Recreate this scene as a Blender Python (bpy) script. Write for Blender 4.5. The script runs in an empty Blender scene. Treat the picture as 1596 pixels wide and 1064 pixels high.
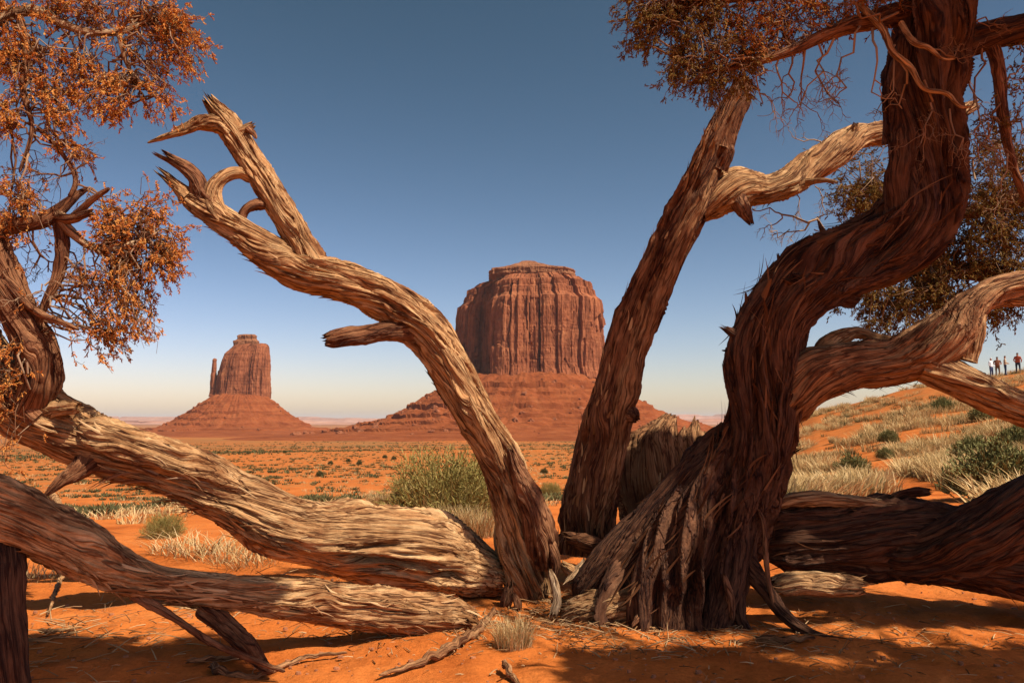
import bpy, math, random
import numpy as np
from mathutils import Vector

# ------------------------------------------------------------------ camera, world, sun, exposure
random.seed(5); RNG = np.random.default_rng(5)
SC = bpy.context.scene; COL = SC.collection
F = 1253.0; CX, CY, HZ = 798.0, 532.0, 655.0
PITCH = math.atan((HZ - CY) / F); CAMZ = 0.95
cd = bpy.data.cameras.new('camera'); cam = bpy.data.objects.new('camera', cd); COL.objects.link(cam)
cam.location = (0, 0, CAMZ); cam.rotation_euler = (math.pi / 2 + PITCH, 0, 0)
cd.sensor_width = 36; cd.lens = F / 1596 * 36; cd.clip_start = 0.05; cd.clip_end = 200000
SC.camera = cam

SUN_EL = math.radians(52); SUN_H = (0.83, -0.56)
w = bpy.data.worlds.new('World'); SC.world = w; w.use_nodes = True
nt = w.node_tree; bg = nt.nodes['Background']
sky = nt.nodes.new('ShaderNodeTexSky'); sky.sky_type = 'NISHITA'; sky.sun_disc = False
sky.sun_elevation = SUN_EL; sky.sun_rotation = math.atan2(SUN_H[0], SUN_H[1])
sky.altitude = 1700; sky.air_density = 1.0; sky.dust_density = 3.0; sky.ozone_density = 1.0
# the clear desert sky: deeper overhead and paler at the horizon than the bare model
sep = nt.nodes.new('ShaderNodeSeparateColor'); com = nt.nodes.new('ShaderNodeCombineColor'); nt.links.new(sky.outputs[0], sep.inputs[0])
for ch, (pw, kk) in enumerate(((1.71, 0.824), (1.51, 0.826), (1.83, 0.416))):
    p_ = nt.nodes.new('ShaderNodeMath'); p_.operation = 'POWER'; p_.inputs[1].default_value = pw; nt.links.new(sep.outputs[ch], p_.inputs[0])
    m_ = nt.nodes.new('ShaderNodeMath'); m_.operation = 'MULTIPLY'; m_.inputs[1].default_value = kk; nt.links.new(p_.outputs[0], m_.inputs[0]); nt.links.new(m_.outputs[0], com.inputs[ch])
nt.links.new(com.outputs[0], bg.inputs[0]); bg.inputs[1].default_value = 0.05
sl = bpy.data.lights.new('sun', 'SUN'); sun = bpy.data.objects.new('sun', sl); COL.objects.link(sun)
sl.energy = 5.0; sl.angle = math.radians(0.53); sl.color = (1.0, 0.93, 0.82)
hn = math.hypot(*SUN_H)
TOSUN = Vector((SUN_H[0] / hn * math.cos(SUN_EL), SUN_H[1] / hn * math.cos(SUN_EL), math.sin(SUN_EL)))
sun.rotation_euler = TOSUN.to_track_quat('Z', 'Y').to_euler(); sun.location = (8, -6, 20)
SC.view_settings.view_transform = 'Standard'; SC.view_settings.look = 'None'
SC.view_settings.exposure = 0.42; SC.view_settings.gamma = 1.0
SC.cycles.use_denoising = True
SC.cycles.max_bounces = 6; SC.cycles.volume_bounces = 0; SC.cycles.diffuse_bounces = 1
SC.cycles.transparent_max_bounces = 4

# ------------------------------------------------------------------ numeric helpers
FWD = np.array([0, math.cos(PITCH), math.sin(PITCH)]); UP = np.array([0, -math.sin(PITCH), math.cos(PITCH)])
RIGHT = np.array([1.0, 0, 0]); CAM = np.array([0, 0, CAMZ])

def P(px, py, d):
    v = FWD + (px - CX) / F * RIGHT + (CY - py) / F * UP
    return CAM + v * (d / v[1])

def RAD(px, py, d, width):
    v = FWD + (CY - py) / F * UP
    return width * 0.5 / F * (d / v[1])

_pr = np.random.default_rng(11)
PERM = _pr.permutation(4096).astype(np.int64)
_g = _pr.normal(size=(4096, 3)); GRAD = (_g / np.linalg.norm(_g, axis=1)[:, None])

def _h(i, j, k):
    return PERM[(PERM[(PERM[i & 4095] + j) & 4095] + k) & 4095]

def noise(x, y, z=0.0, seed=0):
    x = np.asarray(x, float) + seed * 17.13; y = np.asarray(y, float) + seed * 7.77; z = np.asarray(z, float) + seed * 3.31
    x, y, z = np.broadcast_arrays(x, y, z)
    xi = np.floor(x).astype(np.int64); yi = np.floor(y).astype(np.int64); zi = np.floor(z).astype(np.int64)
    xf = x - xi; yf = y - yi; zf = z - zi
    u = xf * xf * xf * (xf * (xf * 6 - 15) + 10); v = yf * yf * yf * (yf * (yf * 6 - 15) + 10); q = zf * zf * zf * (zf * (zf * 6 - 15) + 10)
    out = 0
    for a in (0, 1):
        for b in (0, 1):
            for c in (0, 1):
                g = GRAD[_h(xi + a, yi + b, zi + c)]
                d = g[..., 0] * (xf - a) + g[..., 1] * (yf - b) + g[..., 2] * (zf - c)
                out = out + d * (u if a else 1 - u) * (v if b else 1 - v) * (q if c else 1 - q)
    return out * 1.5

def fbm(x, y, z=0.0, octv=4, seed=0):
    o = 0; a = 1; f = 1
    for i in range(octv):
        o = o + a * noise(np.asarray(x) * f, np.asarray(y) * f, np.asarray(z) * f, seed + i * 5); a *= 0.5; f *= 2.03
    return o

def worley(x, y, seed=0):
    """F1, F2 and a random number per cell"""
    xi = np.floor(x).astype(np.int64); yi = np.floor(y).astype(np.int64)
    f1 = np.full(x.shape, 9.0); f2 = np.full(x.shape, 9.0); idv = np.zeros(x.shape)
    for a in (-1, 0, 1):
        for b in (-1, 0, 1):
            h = _h(xi + a, yi + b, np.full(xi.shape, seed)); jx = (h % 64) / 64.0; jy = (h // 64) / 64.0
            d = np.hypot(xi + a + jx - x, yi + b + jy - y); r = (PERM[(h + 77) & 4095] / 4096.0)
            near = d < f1
            f2 = np.where(near, f1, np.minimum(f2, d)); idv = np.where(near, r, idv); f1 = np.where(near, d, f1)
    return f1, f2, idv

def sstep(a, b, x):
    t = np.clip((x - a) / (b - a), 0, 1); return t * t * (3 - 2 * t)

# ------------------------------------------------------------------ mesh helpers
def mesh_np(name, V, quads=None, tris=None, attrs=None, smooth=True):
    me = bpy.data.meshes.new(name)
    V = np.ascontiguousarray(V, np.float32)
    nq = 0 if quads is None else len(quads); ntr = 0 if tris is None else len(tris)
    me.vertices.add(len(V)); me.vertices.foreach_set('co', V.ravel())
    parts = []
    if nq: parts.append(np.asarray(quads, np.int32).ravel())
    if ntr: parts.append(np.asarray(tris, np.int32).ravel())
    loops = np.concatenate(parts)
    me.loops.add(len(loops)); me.loops.foreach_set('vertex_index', loops)
    me.polygons.add(nq + ntr)
    st = np.concatenate([np.arange(nq) * 4, nq * 4 + np.arange(ntr) * 3]).astype(np.int32)
    me.polygons.foreach_set('loop_start', st)
    me.update(calc_edges=True)
    me.polygons.foreach_set('use_smooth', np.full(nq + ntr, smooth, bool))
    for k, a in (attrs or {}).items():
        a = np.ascontiguousarray(a, np.float32)
        if a.ndim == 2:
            at = me.attributes.new(k, 'FLOAT_VECTOR', 'POINT'); at.data.foreach_set('vector', a.ravel())
        else:
            at = me.attributes.new(k, 'FLOAT', 'POINT'); at.data.foreach_set('value', a)
    me.validate()
    return me

def obj(name, me, mat, parent=None, kind=None):
    o = bpy.data.objects.new(name, me); COL.objects.link(o)
    if mat is not None and not me.materials: me.materials.append(mat)
    if parent is not None:
        o.parent = parent; o.location = -parent.location if parent.rotation_euler.z == 0 else o.location
    if kind: o['kind'] = kind
    return o

def tag(o, label, cat, group=None):
    o['label'] = label; o['category'] = cat
    if group: o['group'] = group
    return o

def empty(name, loc, label=None, cat=None, group=None, kind=None):
    o = bpy.data.objects.new(name, None); COL.objects.link(o); o.location = [float(c) for c in loc]
    o.empty_display_size = 0.1
    if label: o['label'] = label
    if cat: o['category'] = cat
    if group: o['group'] = group
    if kind: o['kind'] = kind
    return o

def grid_quads(n, m, wrap=True):
    i = np.arange(n - 1)[:, None]; j = np.arange(m if wrap else m - 1)[None, :]
    j2 = (j + 1) % m
    return np.stack([i * m + j, i * m + j2, (i + 1) * m + j2, (i + 1) * m + j], -1).reshape(-1, 4)

class Acc:
    """gathers tubes and blades into one mesh"""
    def __init__(s): s.V = []; s.Q = []; s.T = []; s.t = []; s.n = 0
    def add(s, V, Q=None, T=None, tint=0.5):
        V = np.asarray(V, float)
        if Q is not None and len(Q): s.Q.append(np.asarray(Q) + s.n)
        if T is not None and len(T): s.T.append(np.asarray(T) + s.n)
        s.V.append(V); s.t.append(np.full(len(V), tint) if np.isscalar(tint) else np.asarray(tint)); s.n += len(V)
    def tube(s, pts, rad, sides=5, tint=0.5):
        pts = np.asarray(pts, float); n = len(pts); rad = np.broadcast_to(np.asarray(rad, float), (n,))
        T = np.gradient(pts, axis=0); T /= np.linalg.norm(T, axis=1)[:, None] + 1e-9
        ref = np.array([0.31, 0.53, 0.79]); A = np.cross(T, ref); A /= np.linalg.norm(A, axis=1)[:, None] + 1e-9
        B = np.cross(T, A); th = np.arange(sides) / sides * 2 * np.pi
        V = pts[:, None] + rad[:, None, None] * (np.cos(th)[None, :, None] * A[:, None] + np.sin(th)[None, :, None] * B[:, None])
        s.add(V.reshape(-1, 3), grid_quads(n, sides), None, tint)
    def build(s, name, mat, parent=None, kind=None, smooth=True):
        if not s.V: return None
        me = mesh_np(name, np.concatenate(s.V), np.concatenate(s.Q) if s.Q else None, np.concatenate(s.T) if s.T else None,
                     {'tint': np.concatenate(s.t)}, smooth)
        return obj(name, me, mat, parent, kind)

# ------------------------------------------------------------------ materials
def nmat(name):
    m = bpy.data.materials.new(name); m.use_nodes = True
    t = m.node_tree; b = t.nodes['Principled BSDF']; b.inputs['Roughness'].default_value = 0.85
    b.inputs['Specular IOR Level'].default_value = 0.2
    return m, t, b

def N(t, ty, **kw):
    n = t.nodes.new(ty)
    for k, v in kw.items():
        if k in n.inputs: n.inputs[k].default_value = v
        else: setattr(n, k, v)
    return n

def ramp(t, stops, fac=None):
    r = t.nodes.new('ShaderNodeValToRGB'); e = r.color_ramp.elements
    while len(e) > 1: e.remove(e[-1])
    e[0].position = stops[0][0]; e[0].color = (*stops[0][1], 1)
    for p, c in stops[1:]:
        x = e.new(p); x.color = (*c, 1)
    if fac is not None: t.links.new(fac, r.inputs[0])
    return r

def mix(t, fac, a, b, mode='MIX'):
    m = t.nodes.new('ShaderNodeMix'); m.data_type = 'RGBA'; m.blend_type = mode
    for s, v in ((m.inputs[0], fac), (m.inputs[6], a), (m.inputs[7], b)):
        if hasattr(v, 'is_linked') or isinstance(v, bpy.types.NodeSocket): t.links.new(v, s)
        else: s.default_value = v if not isinstance(v, tuple) else (*v, 1)
    return m.outputs[2]

def wood_mat(name, dark, mid, light, grey, bump=0.5, patch=1.0):
    m, t, b = nmat(name); b.inputs['Roughness'].default_value = 0.8
    a = N(t, 'ShaderNodeAttribute', attribute_name='grain')
    n1 = N(t, 'ShaderNodeTexNoise', Scale=60.0, Detail=6.0, Roughness=0.7); t.links.new(a.outputs['Vector'], n1.inputs['Vector'])
    n2 = N(t, 'ShaderNodeTexNoise', Scale=190.0, Detail=4.0, Roughness=0.6); t.links.new(a.outputs['Vector'], n2.inputs['Vector'])
    g = N(t, 'ShaderNodeNewGeometry')
    n3 = N(t, 'ShaderNodeTexNoise', Scale=4.5, Detail=5.0, Roughness=0.6); t.links.new(g.outputs['Position'], n3.inputs['Vector'])
    c1 = ramp(t, [(0.28, dark), (0.46, mid), (0.62, light), (0.8, grey)], n1.outputs[0])
    c2 = ramp(t, [(0.3, (0.45, 0.42, 0.4)), (0.55, (1, 1, 1)), (0.75, (1.18, 1.14, 1.08))], n2.outputs[0])
    c3 = ramp(t, [(0.34, (0.55, 0.43, 0.35)), (0.5, (1, 1, 1)), (0.68, (1.14, 1.12, 1.1))], n3.outputs[0])
    x = mix(t, 1.0, c1.outputs[0], c2.outputs[0], 'MULTIPLY')
    x = mix(t, patch, x, c3.outputs[0], 'MULTIPLY')
    t.links.new(x, b.inputs['Base Color'])
    n4 = N(t, 'ShaderNodeTexNoise', Scale=34.0, Detail=3.0, Roughness=0.55); t.links.new(a.outputs['Vector'], n4.inputs['Vector'])
    ck = ramp(t, [(0.0, (1, 1, 1)), (0.455, (1, 1, 1)), (0.49, (0.12, 0.12, 0.12)), (0.51, (0.12, 0.12, 0.12)), (0.535, (1, 1, 1))], n4.outputs[0])
    ck2 = ramp(t, [(0.1, (0.4, 0.3, 0.25)), (0.9, (1, 1, 1))], ck.outputs[0])
    x = mix(t, 1.0, x, ck2.outputs[0], 'MULTIPLY'); t.links.new(x, b.inputs['Base Color'])
    a2 = N(t, 'ShaderNodeMath', operation='MULTIPLY_ADD'); a2.inputs[1].default_value = 0.55; t.links.new(ck.outputs[0], a2.inputs[0]); t.links.new(n1.outputs[0], a2.inputs[2])
    ad = N(t, 'ShaderNodeMath', operation='MULTIPLY_ADD'); ad.inputs[1].default_value = 0.4
    t.links.new(n2.outputs[0], ad.inputs[0]); t.links.new(a2.outputs[0], ad.inputs[2])
    bp = N(t, 'ShaderNodeBump', Strength=bump, Distance=0.022); t.links.new(ad.outputs[0], bp.inputs['Height']); t.links.new(bp.outputs[0], b.inputs['Normal'])
    return m

def leaf_mat(name, stops, trans=0.25):
    m, t, b = nmat(name); t.nodes.remove(b)
    a = N(t, 'ShaderNodeAttribute', attribute_name='tint')
    c = ramp(t, stops, a.outputs['Fac'])
    d = N(t, 'ShaderNodeBsdfDiffuse'); tr = N(t, 'ShaderNodeBsdfTranslucent'); mx = N(t, 'ShaderNodeMixShader'); mx.inputs[0].default_value = trans
    t.links.new(c.outputs[0], d.inputs[0]); t.links.new(c.outputs[0], tr.inputs[0])
    t.links.new(d.outputs[0], mx.inputs[1]); t.links.new(tr.outputs[0], mx.inputs[2])
    t.links.new(mx.outputs[0], t.nodes['Material Output'].inputs[0])
    return m

def plain_mat(name, col, rough=0.85, var=0.25, scale=8.0):
    m, t, b = nmat(name); b.inputs['Roughness'].default_value = rough
    g = N(t, 'ShaderNodeTexCoord'); n = N(t, 'ShaderNodeTexNoise', Scale=scale, Detail=5.0); t.links.new(g.outputs['Object'], n.inputs['Vector'])
    c = ramp(t, [(0.3, tuple(x * (1 - var) for x in col)), (0.7, tuple(x * (1 + var) for x in col))], n.outputs[0])
    t.links.new(c.outputs[0], b.inputs['Base Color'])
    return m

M = {}
M['pale'] = wood_mat('weathered_wood', (0.19, 0.07, 0.022), (0.48, 0.245, 0.095), (0.62, 0.37, 0.165), (0.70, 0.50, 0.28), 0.85)
M['brown'] = wood_mat('brown_wood', (0.08, 0.026, 0.01), (0.25, 0.10, 0.04), (0.36, 0.165, 0.07), (0.46, 0.26, 0.13), 0.9)
M['bark'] = wood_mat('shaggy_bark', (0.035, 0.013, 0.006), (0.115, 0.046, 0.02), (0.175, 0.075, 0.033), (0.24, 0.125, 0.065), 1.0)
M['tan'] = wood_mat('tan_wood', (0.12, 0.042, 0.015), (0.37, 0.17, 0.066), (0.50, 0.265, 0.115), (0.60, 0.39, 0.21), 0.9)
M['bleached'] = wood_mat('bleached_wood', (0.18, 0.09, 0.04), (0.46, 0.28, 0.14), (0.60, 0.41, 0.23), (0.68, 0.53, 0.35), 0.8)
M['twig'] = leaf_mat('twig_bark', [(0.0, (0.12, 0.05, 0.025)), (0.5, (0.24, 0.12, 0.06)), (1.0, (0.42, 0.29, 0.18))], 0.0)
M['leaf_gold'] = leaf_mat('golden_foliage', [(0.0, (0.26, 0.08, 0.025)), (0.3, (0.56, 0.175, 0.04)), (0.7, (0.74, 0.29, 0.07)), (1.0, (0.66, 0.36, 0.10))])
M['leaf_red'] = leaf_mat('russet_foliage', [(0.0, (0.16, 0.045, 0.016)), (0.4, (0.40, 0.13, 0.035)), (0.75, (0.44, 0.18, 0.045)), (1.0, (0.30, 0.20, 0.05))])
M['leaf_green'] = leaf_mat('olive_foliage', [(0.0, (0.12, 0.05, 0.016)), (0.4, (0.23, 0.12, 0.032)), (0.8, (0.24, 0.155, 0.042)), (1.0, (0.34, 0.17, 0.055))])
M['grass_green'] = leaf_mat('yellow_green_grass', [(0.0, (0.14, 0.10, 0.03)), (0.5, (0.33, 0.26, 0.07)), (1.0, (0.52, 0.39, 0.14))])
M['grass_tan'] = leaf_mat('dry_grass', [(0.0, (0.20, 0.12, 0.05)), (0.5, (0.58, 0.37, 0.15)), (1.0, (0.70, 0.52, 0.27))])
M['sage'] = leaf_mat('sagebrush', [(0.0, (0.05, 0.045, 0.02)), (0.5, (0.11, 0.10, 0.04)), (1.0, (0.21, 0.18, 0.07))])
M['fibre'] = leaf_mat('bark_fibre', [(0.0, (0.05, 0.018, 0.008)), (0.6, (0.13, 0.052, 0.022)), (1.0, (0.22, 0.10, 0.045))], 0.0)
M['sage_light'] = leaf_mat('rabbitbrush', [(0.0, (0.10, 0.09, 0.03)), (0.5, (0.22, 0.20, 0.07)), (1.0, (0.38, 0.33, 0.13))])
M['litter'] = leaf_mat('wood_litter', [(0.0, (0.16, 0.07, 0.025)), (0.5, (0.34, 0.17, 0.07)), (1.0, (0.55, 0.35, 0.17))], 0.0)

def ground_mat():
    m, t, b = nmat('red_sand'); b.inputs['Roughness'].default_value = 0.95; b.inputs['Specular IOR Level'].default_value = 0.05
    g = N(t, 'ShaderNodeNewGeometry')
    def nz(s, d=6, r=0.6):
        n = N(t, 'ShaderNodeTexNoise', Scale=s, Detail=float(d), Roughness=r); t.links.new(g.outputs['Position'], n.inputs['Vector']); return n.outputs[0]
    sand = ramp(t, [(0.3, (0.47, 0.12, 0.021)), (0.5, (0.56, 0.15, 0.028)), (0.72, (0.61, 0.19, 0.042))], nz(1.6, 8, 0.7))
    fine = ramp(t, [(0.35, (0.78, 0.76, 0.74)), (0.5, (1, 1, 1)), (0.68, (1.08, 1.08, 1.1))], nz(55, 6, 0.75))
    pt = ramp(t, [(0.36, (0.72, 0.62, 0.58)), (0.5, (1, 1, 1)), (0.64, (1.1, 1.18, 1.3))], nz(0.9, 7, 0.7))
    x = mix(t, 1.0, sand.outputs[0], fine.outputs[0], 'MULTIPLY'); x = mix(t, 0.8, x, pt.outputs[0], 'MULTIPLY')
    # sparse dry vegetation of the valley floor, too far to tell plants apart
    a = N(t, 'ShaderNodeAttribute', attribute_name='veg')
    pat = ramp(t, [(0.5, (0, 0, 0)), (0.6, (1, 1, 1))], nz(0.35, 7, 0.75))
    big = ramp(t, [(0.38, (0.25, 0.25, 0.25)), (0.62, (1, 1, 1))], nz(0.012, 6, 0.65))
    mm = mix(t, 1.0, pat.outputs[0], big.outputs[0], 'MULTIPLY')
    mk = N(t, 'ShaderNodeMath', operation='MULTIPLY'); t.links.new(mm, mk.inputs[0]); t.links.new(a.outputs['Fac'], mk.inputs[1])
    veg = ramp(t, [(0.35, (0.17, 0.105, 0.035)), (0.65, (0.28, 0.20, 0.07))], nz(2.1, 4))
    fa = N(t, 'ShaderNodeAttribute', attribute_name='cover')
    far = ramp(t, [(0.35, (0.28, 0.078, 0.021)), (0.5, (0.25, 0.10, 0.03)), (0.68, (0.20, 0.115, 0.038))], nz(0.012, 9, 0.8))
    fk = N(t, 'ShaderNodeMath', operation='MULTIPLY'); fm = ramp(t, [(0.36, (0.35, 0.35, 0.35)), (0.6, (1, 1, 1))], nz(0.006, 9, 0.8)); t.links.new(fm.outputs[0], fk.inputs[0]); t.links.new(fa.outputs['Fac'], fk.inputs[1])
    x = mix(t, fk.outputs[0], x, far.outputs[0])
    x = mix(t, mk.outputs[0], x, veg.outputs[0])
    t.links.new(x, b.inputs['Base Color'])
    b1 = N(t, 'ShaderNodeBump', Strength=0.8, Distance=0.035); t.links.new(nz(9, 8, 0.7), b1.inputs['Height'])
    b2 = N(t, 'ShaderNodeBump', Strength=0.4, Distance=0.006); t.links.new(nz(90, 5, 0.7), b2.inputs['Height']); t.links.new(b1.outputs[0], b2.inputs['Normal'])
    t.links.new(b2.outputs[0], b.inputs['Normal'])
    return m
M['ground'] = ground_mat()

def rock_mat(name, stops, streak=1.0, k=1.0, bump=0.6, strata=0.0, dist=2.0):
    m, t, b = nmat(name); b.inputs['Roughness'].default_value = 0.95; b.inputs['Specular IOR Level'].default_value = 0.05
    g = N(t, 'ShaderNodeNewGeometry')
    def nz(sc, s=1.0, d=7, r=0.65):
        mp = N(t, 'ShaderNodeMapping'); mp.inputs['Scale'].default_value = sc; t.links.new(g.outputs['Position'], mp.inputs['Vector'])
        n = N(t, 'ShaderNodeTexNoise', Scale=s, Detail=float(d), Roughness=r); t.links.new(mp.outputs[0], n.inputs['Vector']); return n.outputs[0]
    c = ramp(t, stops, nz((0.03 / k, 0.03 / k, 0.03 / k), 1, 9, 0.7))
    st = ramp(t, [(0.36, (0.36, 0.3, 0.3)), (0.5, (0.95, 0.93, 0.92)), (0.66, (1.15, 1.1, 1.05))], nz((0.11 / k, 0.11 / k, 0.012 / k), 1, 6))
    x = mix(t, streak, c.outputs[0], st.outputs[0], 'MULTIPLY')
    if strata:
        s2 = ramp(t, [(0.36, (0.62, 0.55, 0.5)), (0.52, (1, 1, 1)), (0.68, (1.12, 1.08, 1.02))], nz((0.006 / k, 0.006 / k, 0.16 / k), 1, 5))
        x = mix(t, strata, x, s2.outputs[0], 'MULTIPLY')
    t.links.new(x, b.inputs['Base Color'])
    bp = N(t, 'ShaderNodeBump', Strength=bump, Distance=dist); t.links.new(nz((0.2 / k, 0.2 / k, 0.1 / k), 1, 9, 0.75), bp.inputs['Height']); t.links.new(bp.outputs[0], b.inputs['Normal'])
    return m
M['cliff'] = rock_mat('red_sandstone', [(0.32, (0.18, 0.055, 0.024)), (0.5, (0.30, 0.10, 0.042)), (0.62, (0.36, 0.13, 0.055)), (0.72, (0.50, 0.20, 0.08))], 0.8, 1.0, 0.6, 0.25)
M['cap'] = rock_mat('layered_caprock', [(0.3, (0.19, 0.07, 0.03)), (0.5, (0.28, 0.115, 0.052)), (0.7, (0.36, 0.165, 0.08))], 0.2, 1.0, 0.6, 0.8)
M['talus'] = rock_mat('shale_talus', [(0.3, (0.185, 0.045, 0.014)), (0.5, (0.25, 0.066, 0.02)), (0.7, (0.30, 0.092, 0.03))], 0.15, 0.8, 0.7, 0.55)
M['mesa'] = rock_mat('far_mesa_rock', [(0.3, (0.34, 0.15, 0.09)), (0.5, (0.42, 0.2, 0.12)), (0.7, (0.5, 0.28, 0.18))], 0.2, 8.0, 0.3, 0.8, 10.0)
M['stone'] = plain_mat('red_stone', (0.36, 0.14, 0.06), 0.9, 0.35, 20)
M['boulder'] = plain_mat('boulder_rock', (0.26, 0.085, 0.034), 0.95, 0.3, 0.4)

# ------------------------------------------------------------------ terrain
_D = np.array([0.1, 5, 8, 12, 20, 30, 60, 100, 200, 400, 1000, 2000, 5000, 12000, 80000])
_Z = np.array([0, 0, -0.05, -0.3, -1.0, -1.9, -3.5, -4.8, -7.2, -12.5, -24, -36, -52, -60, -60])
_AZ = np.array([-180, -60, 11, 14, 17, 20.6, 23.8, 27.1, 32.5, 45, 70, 120, 180])
_CR = np.array([-9, -9, -4.6, -3.2, -0.6, 1.7, 2.9, 4.1, 5.4, 7.5, 8, 2, -9])

def terrain_z(x, y):
    x = np.asarray(x, float); y = np.asarray(y, float)
    d = np.hypot(x, y) + 1e-6; az = np.degrees(np.arctan2(x, y))
    z = np.interp(np.log(d), np.log(_D), _Z)
    cr = np.interp(az, _AZ, _CR)
    t = sstep(9, 85, d) * 0.35 + 0.65 * np.clip((d - 9) / 76, 0, 1); fall = 1 - sstep(88, 320, d)
    hill = (cr - z) * t * fall
    z = z + np.where(cr > z - 3, np.maximum(hill, 0), 0)
    far = sstep(6, 40, d)
    z = z + 0.05 * noise(x * 0.9, y * 0.9, 0, 3) * (1 - 0.5 * far) + 0.02 * noise(x * 3.1, y * 3.1, 0, 4) * (1 - far)
    z = z + far * (0.22 * noise(x * 0.13, y * 0.13, 0, 5) + 0.1 * noise(x * 0.45, y * 0.45, 0, 6))
    z = z + sstep(120, 600, d) * 1.6 * noise(x * 0.011, y * 0.011, 0, 7) * (1 - sstep(1200, 4000, d))
    return z

def G(px, py):
    """ground point seen at a pixel"""
    v = FWD + (px - CX) / F * RIGHT + (CY - py) / F * UP
    lo = 0.5; ds = np.geomspace(1.0, 3000, 4000)
    pts = CAM[None] + v[None] / v[1] * ds[:, None]
    below = pts[:, 2] < terrain_z(pts[:, 0], pts[:, 1])
    i = int(np.argmax(below)) if below.any() else len(ds) - 1
    p = pts[i].copy(); p[2] = terrain_z(p[0], p[1]); return p

az = np.radians(np.concatenate([np.arange(-41, 41.01, 0.2), np.linspace(44, 316, 80)]))
rr = np.concatenate([[0.02, 0.5, 1.0, 1.5, 2.0], np.arange(2.2, 7.0, 0.033), np.geomspace(7.0, 70000, 210)])
RR, AA = np.meshgrid(rr, az, indexing='ij'); TX = RR * np.sin(AA); TY = RR * np.cos(AA)
TZ = terrain_z(TX, TY)
near = 1 - sstep(5, 9, RR)
TZ += near * (0.020 * fbm(TX * 4, TY * 4, 0, 4, 30) + 0.004 * noise(TX * 18, TY * 18, 0, 31))
veg = sstep(14, 60, RR) * 0.95 * (0.55 + 0.45 * sstep(250, 700, RR))
me = mesh_np('ground', np.stack([TX, TY, TZ], -1).reshape(-1, 3), grid_quads(len(rr), len(az))[:, ::-1], None, {'veg': veg.ravel(), 'cover': (0.5 * sstep(14, 80, RR) + 0.45 * sstep(150, 450, RR)).ravel()})
ground = obj('ground', me, M['ground'], None, 'structure')

# ------------------------------------------------------------------ buttes
def closed_curve(pts, n):
    pts = np.asarray(pts, float); m = len(pts)
    out = []
    for i in range(m):
        p0, p1, p2, p3 = pts[(i - 1) % m], pts[i], pts[(i + 1) % m], pts[(i + 2) % m]
        L = max(8, int(np.hypot(*(p2 - p1)) * 4)); t = np.linspace(0, 1, L, endpoint=False)[:, None]
        lin = p1 + (p2 - p1) * t
        cat = 0.5 * (2 * p1 + (p2 - p0) * t + (2 * p0 - 5 * p1 + 4 * p2 - p3) * t ** 2 + (3 * p1 - p0 - 3 * p2 + p3) * t ** 3)
        out.append(0.55 * lin + 0.45 * cat)
    c = np.concatenate(out); c2 = np.vstack([c, c[:1]]); s = np.concatenate([[0], np.cumsum(np.hypot(*np.diff(c2, axis=0).T))])
    u = np.linspace(0, s[-1], n, endpoint=False)
    return np.stack([np.interp(u, s, c2[:, 0]), np.interp(u, s, c2[:, 1])], 1), u

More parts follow.
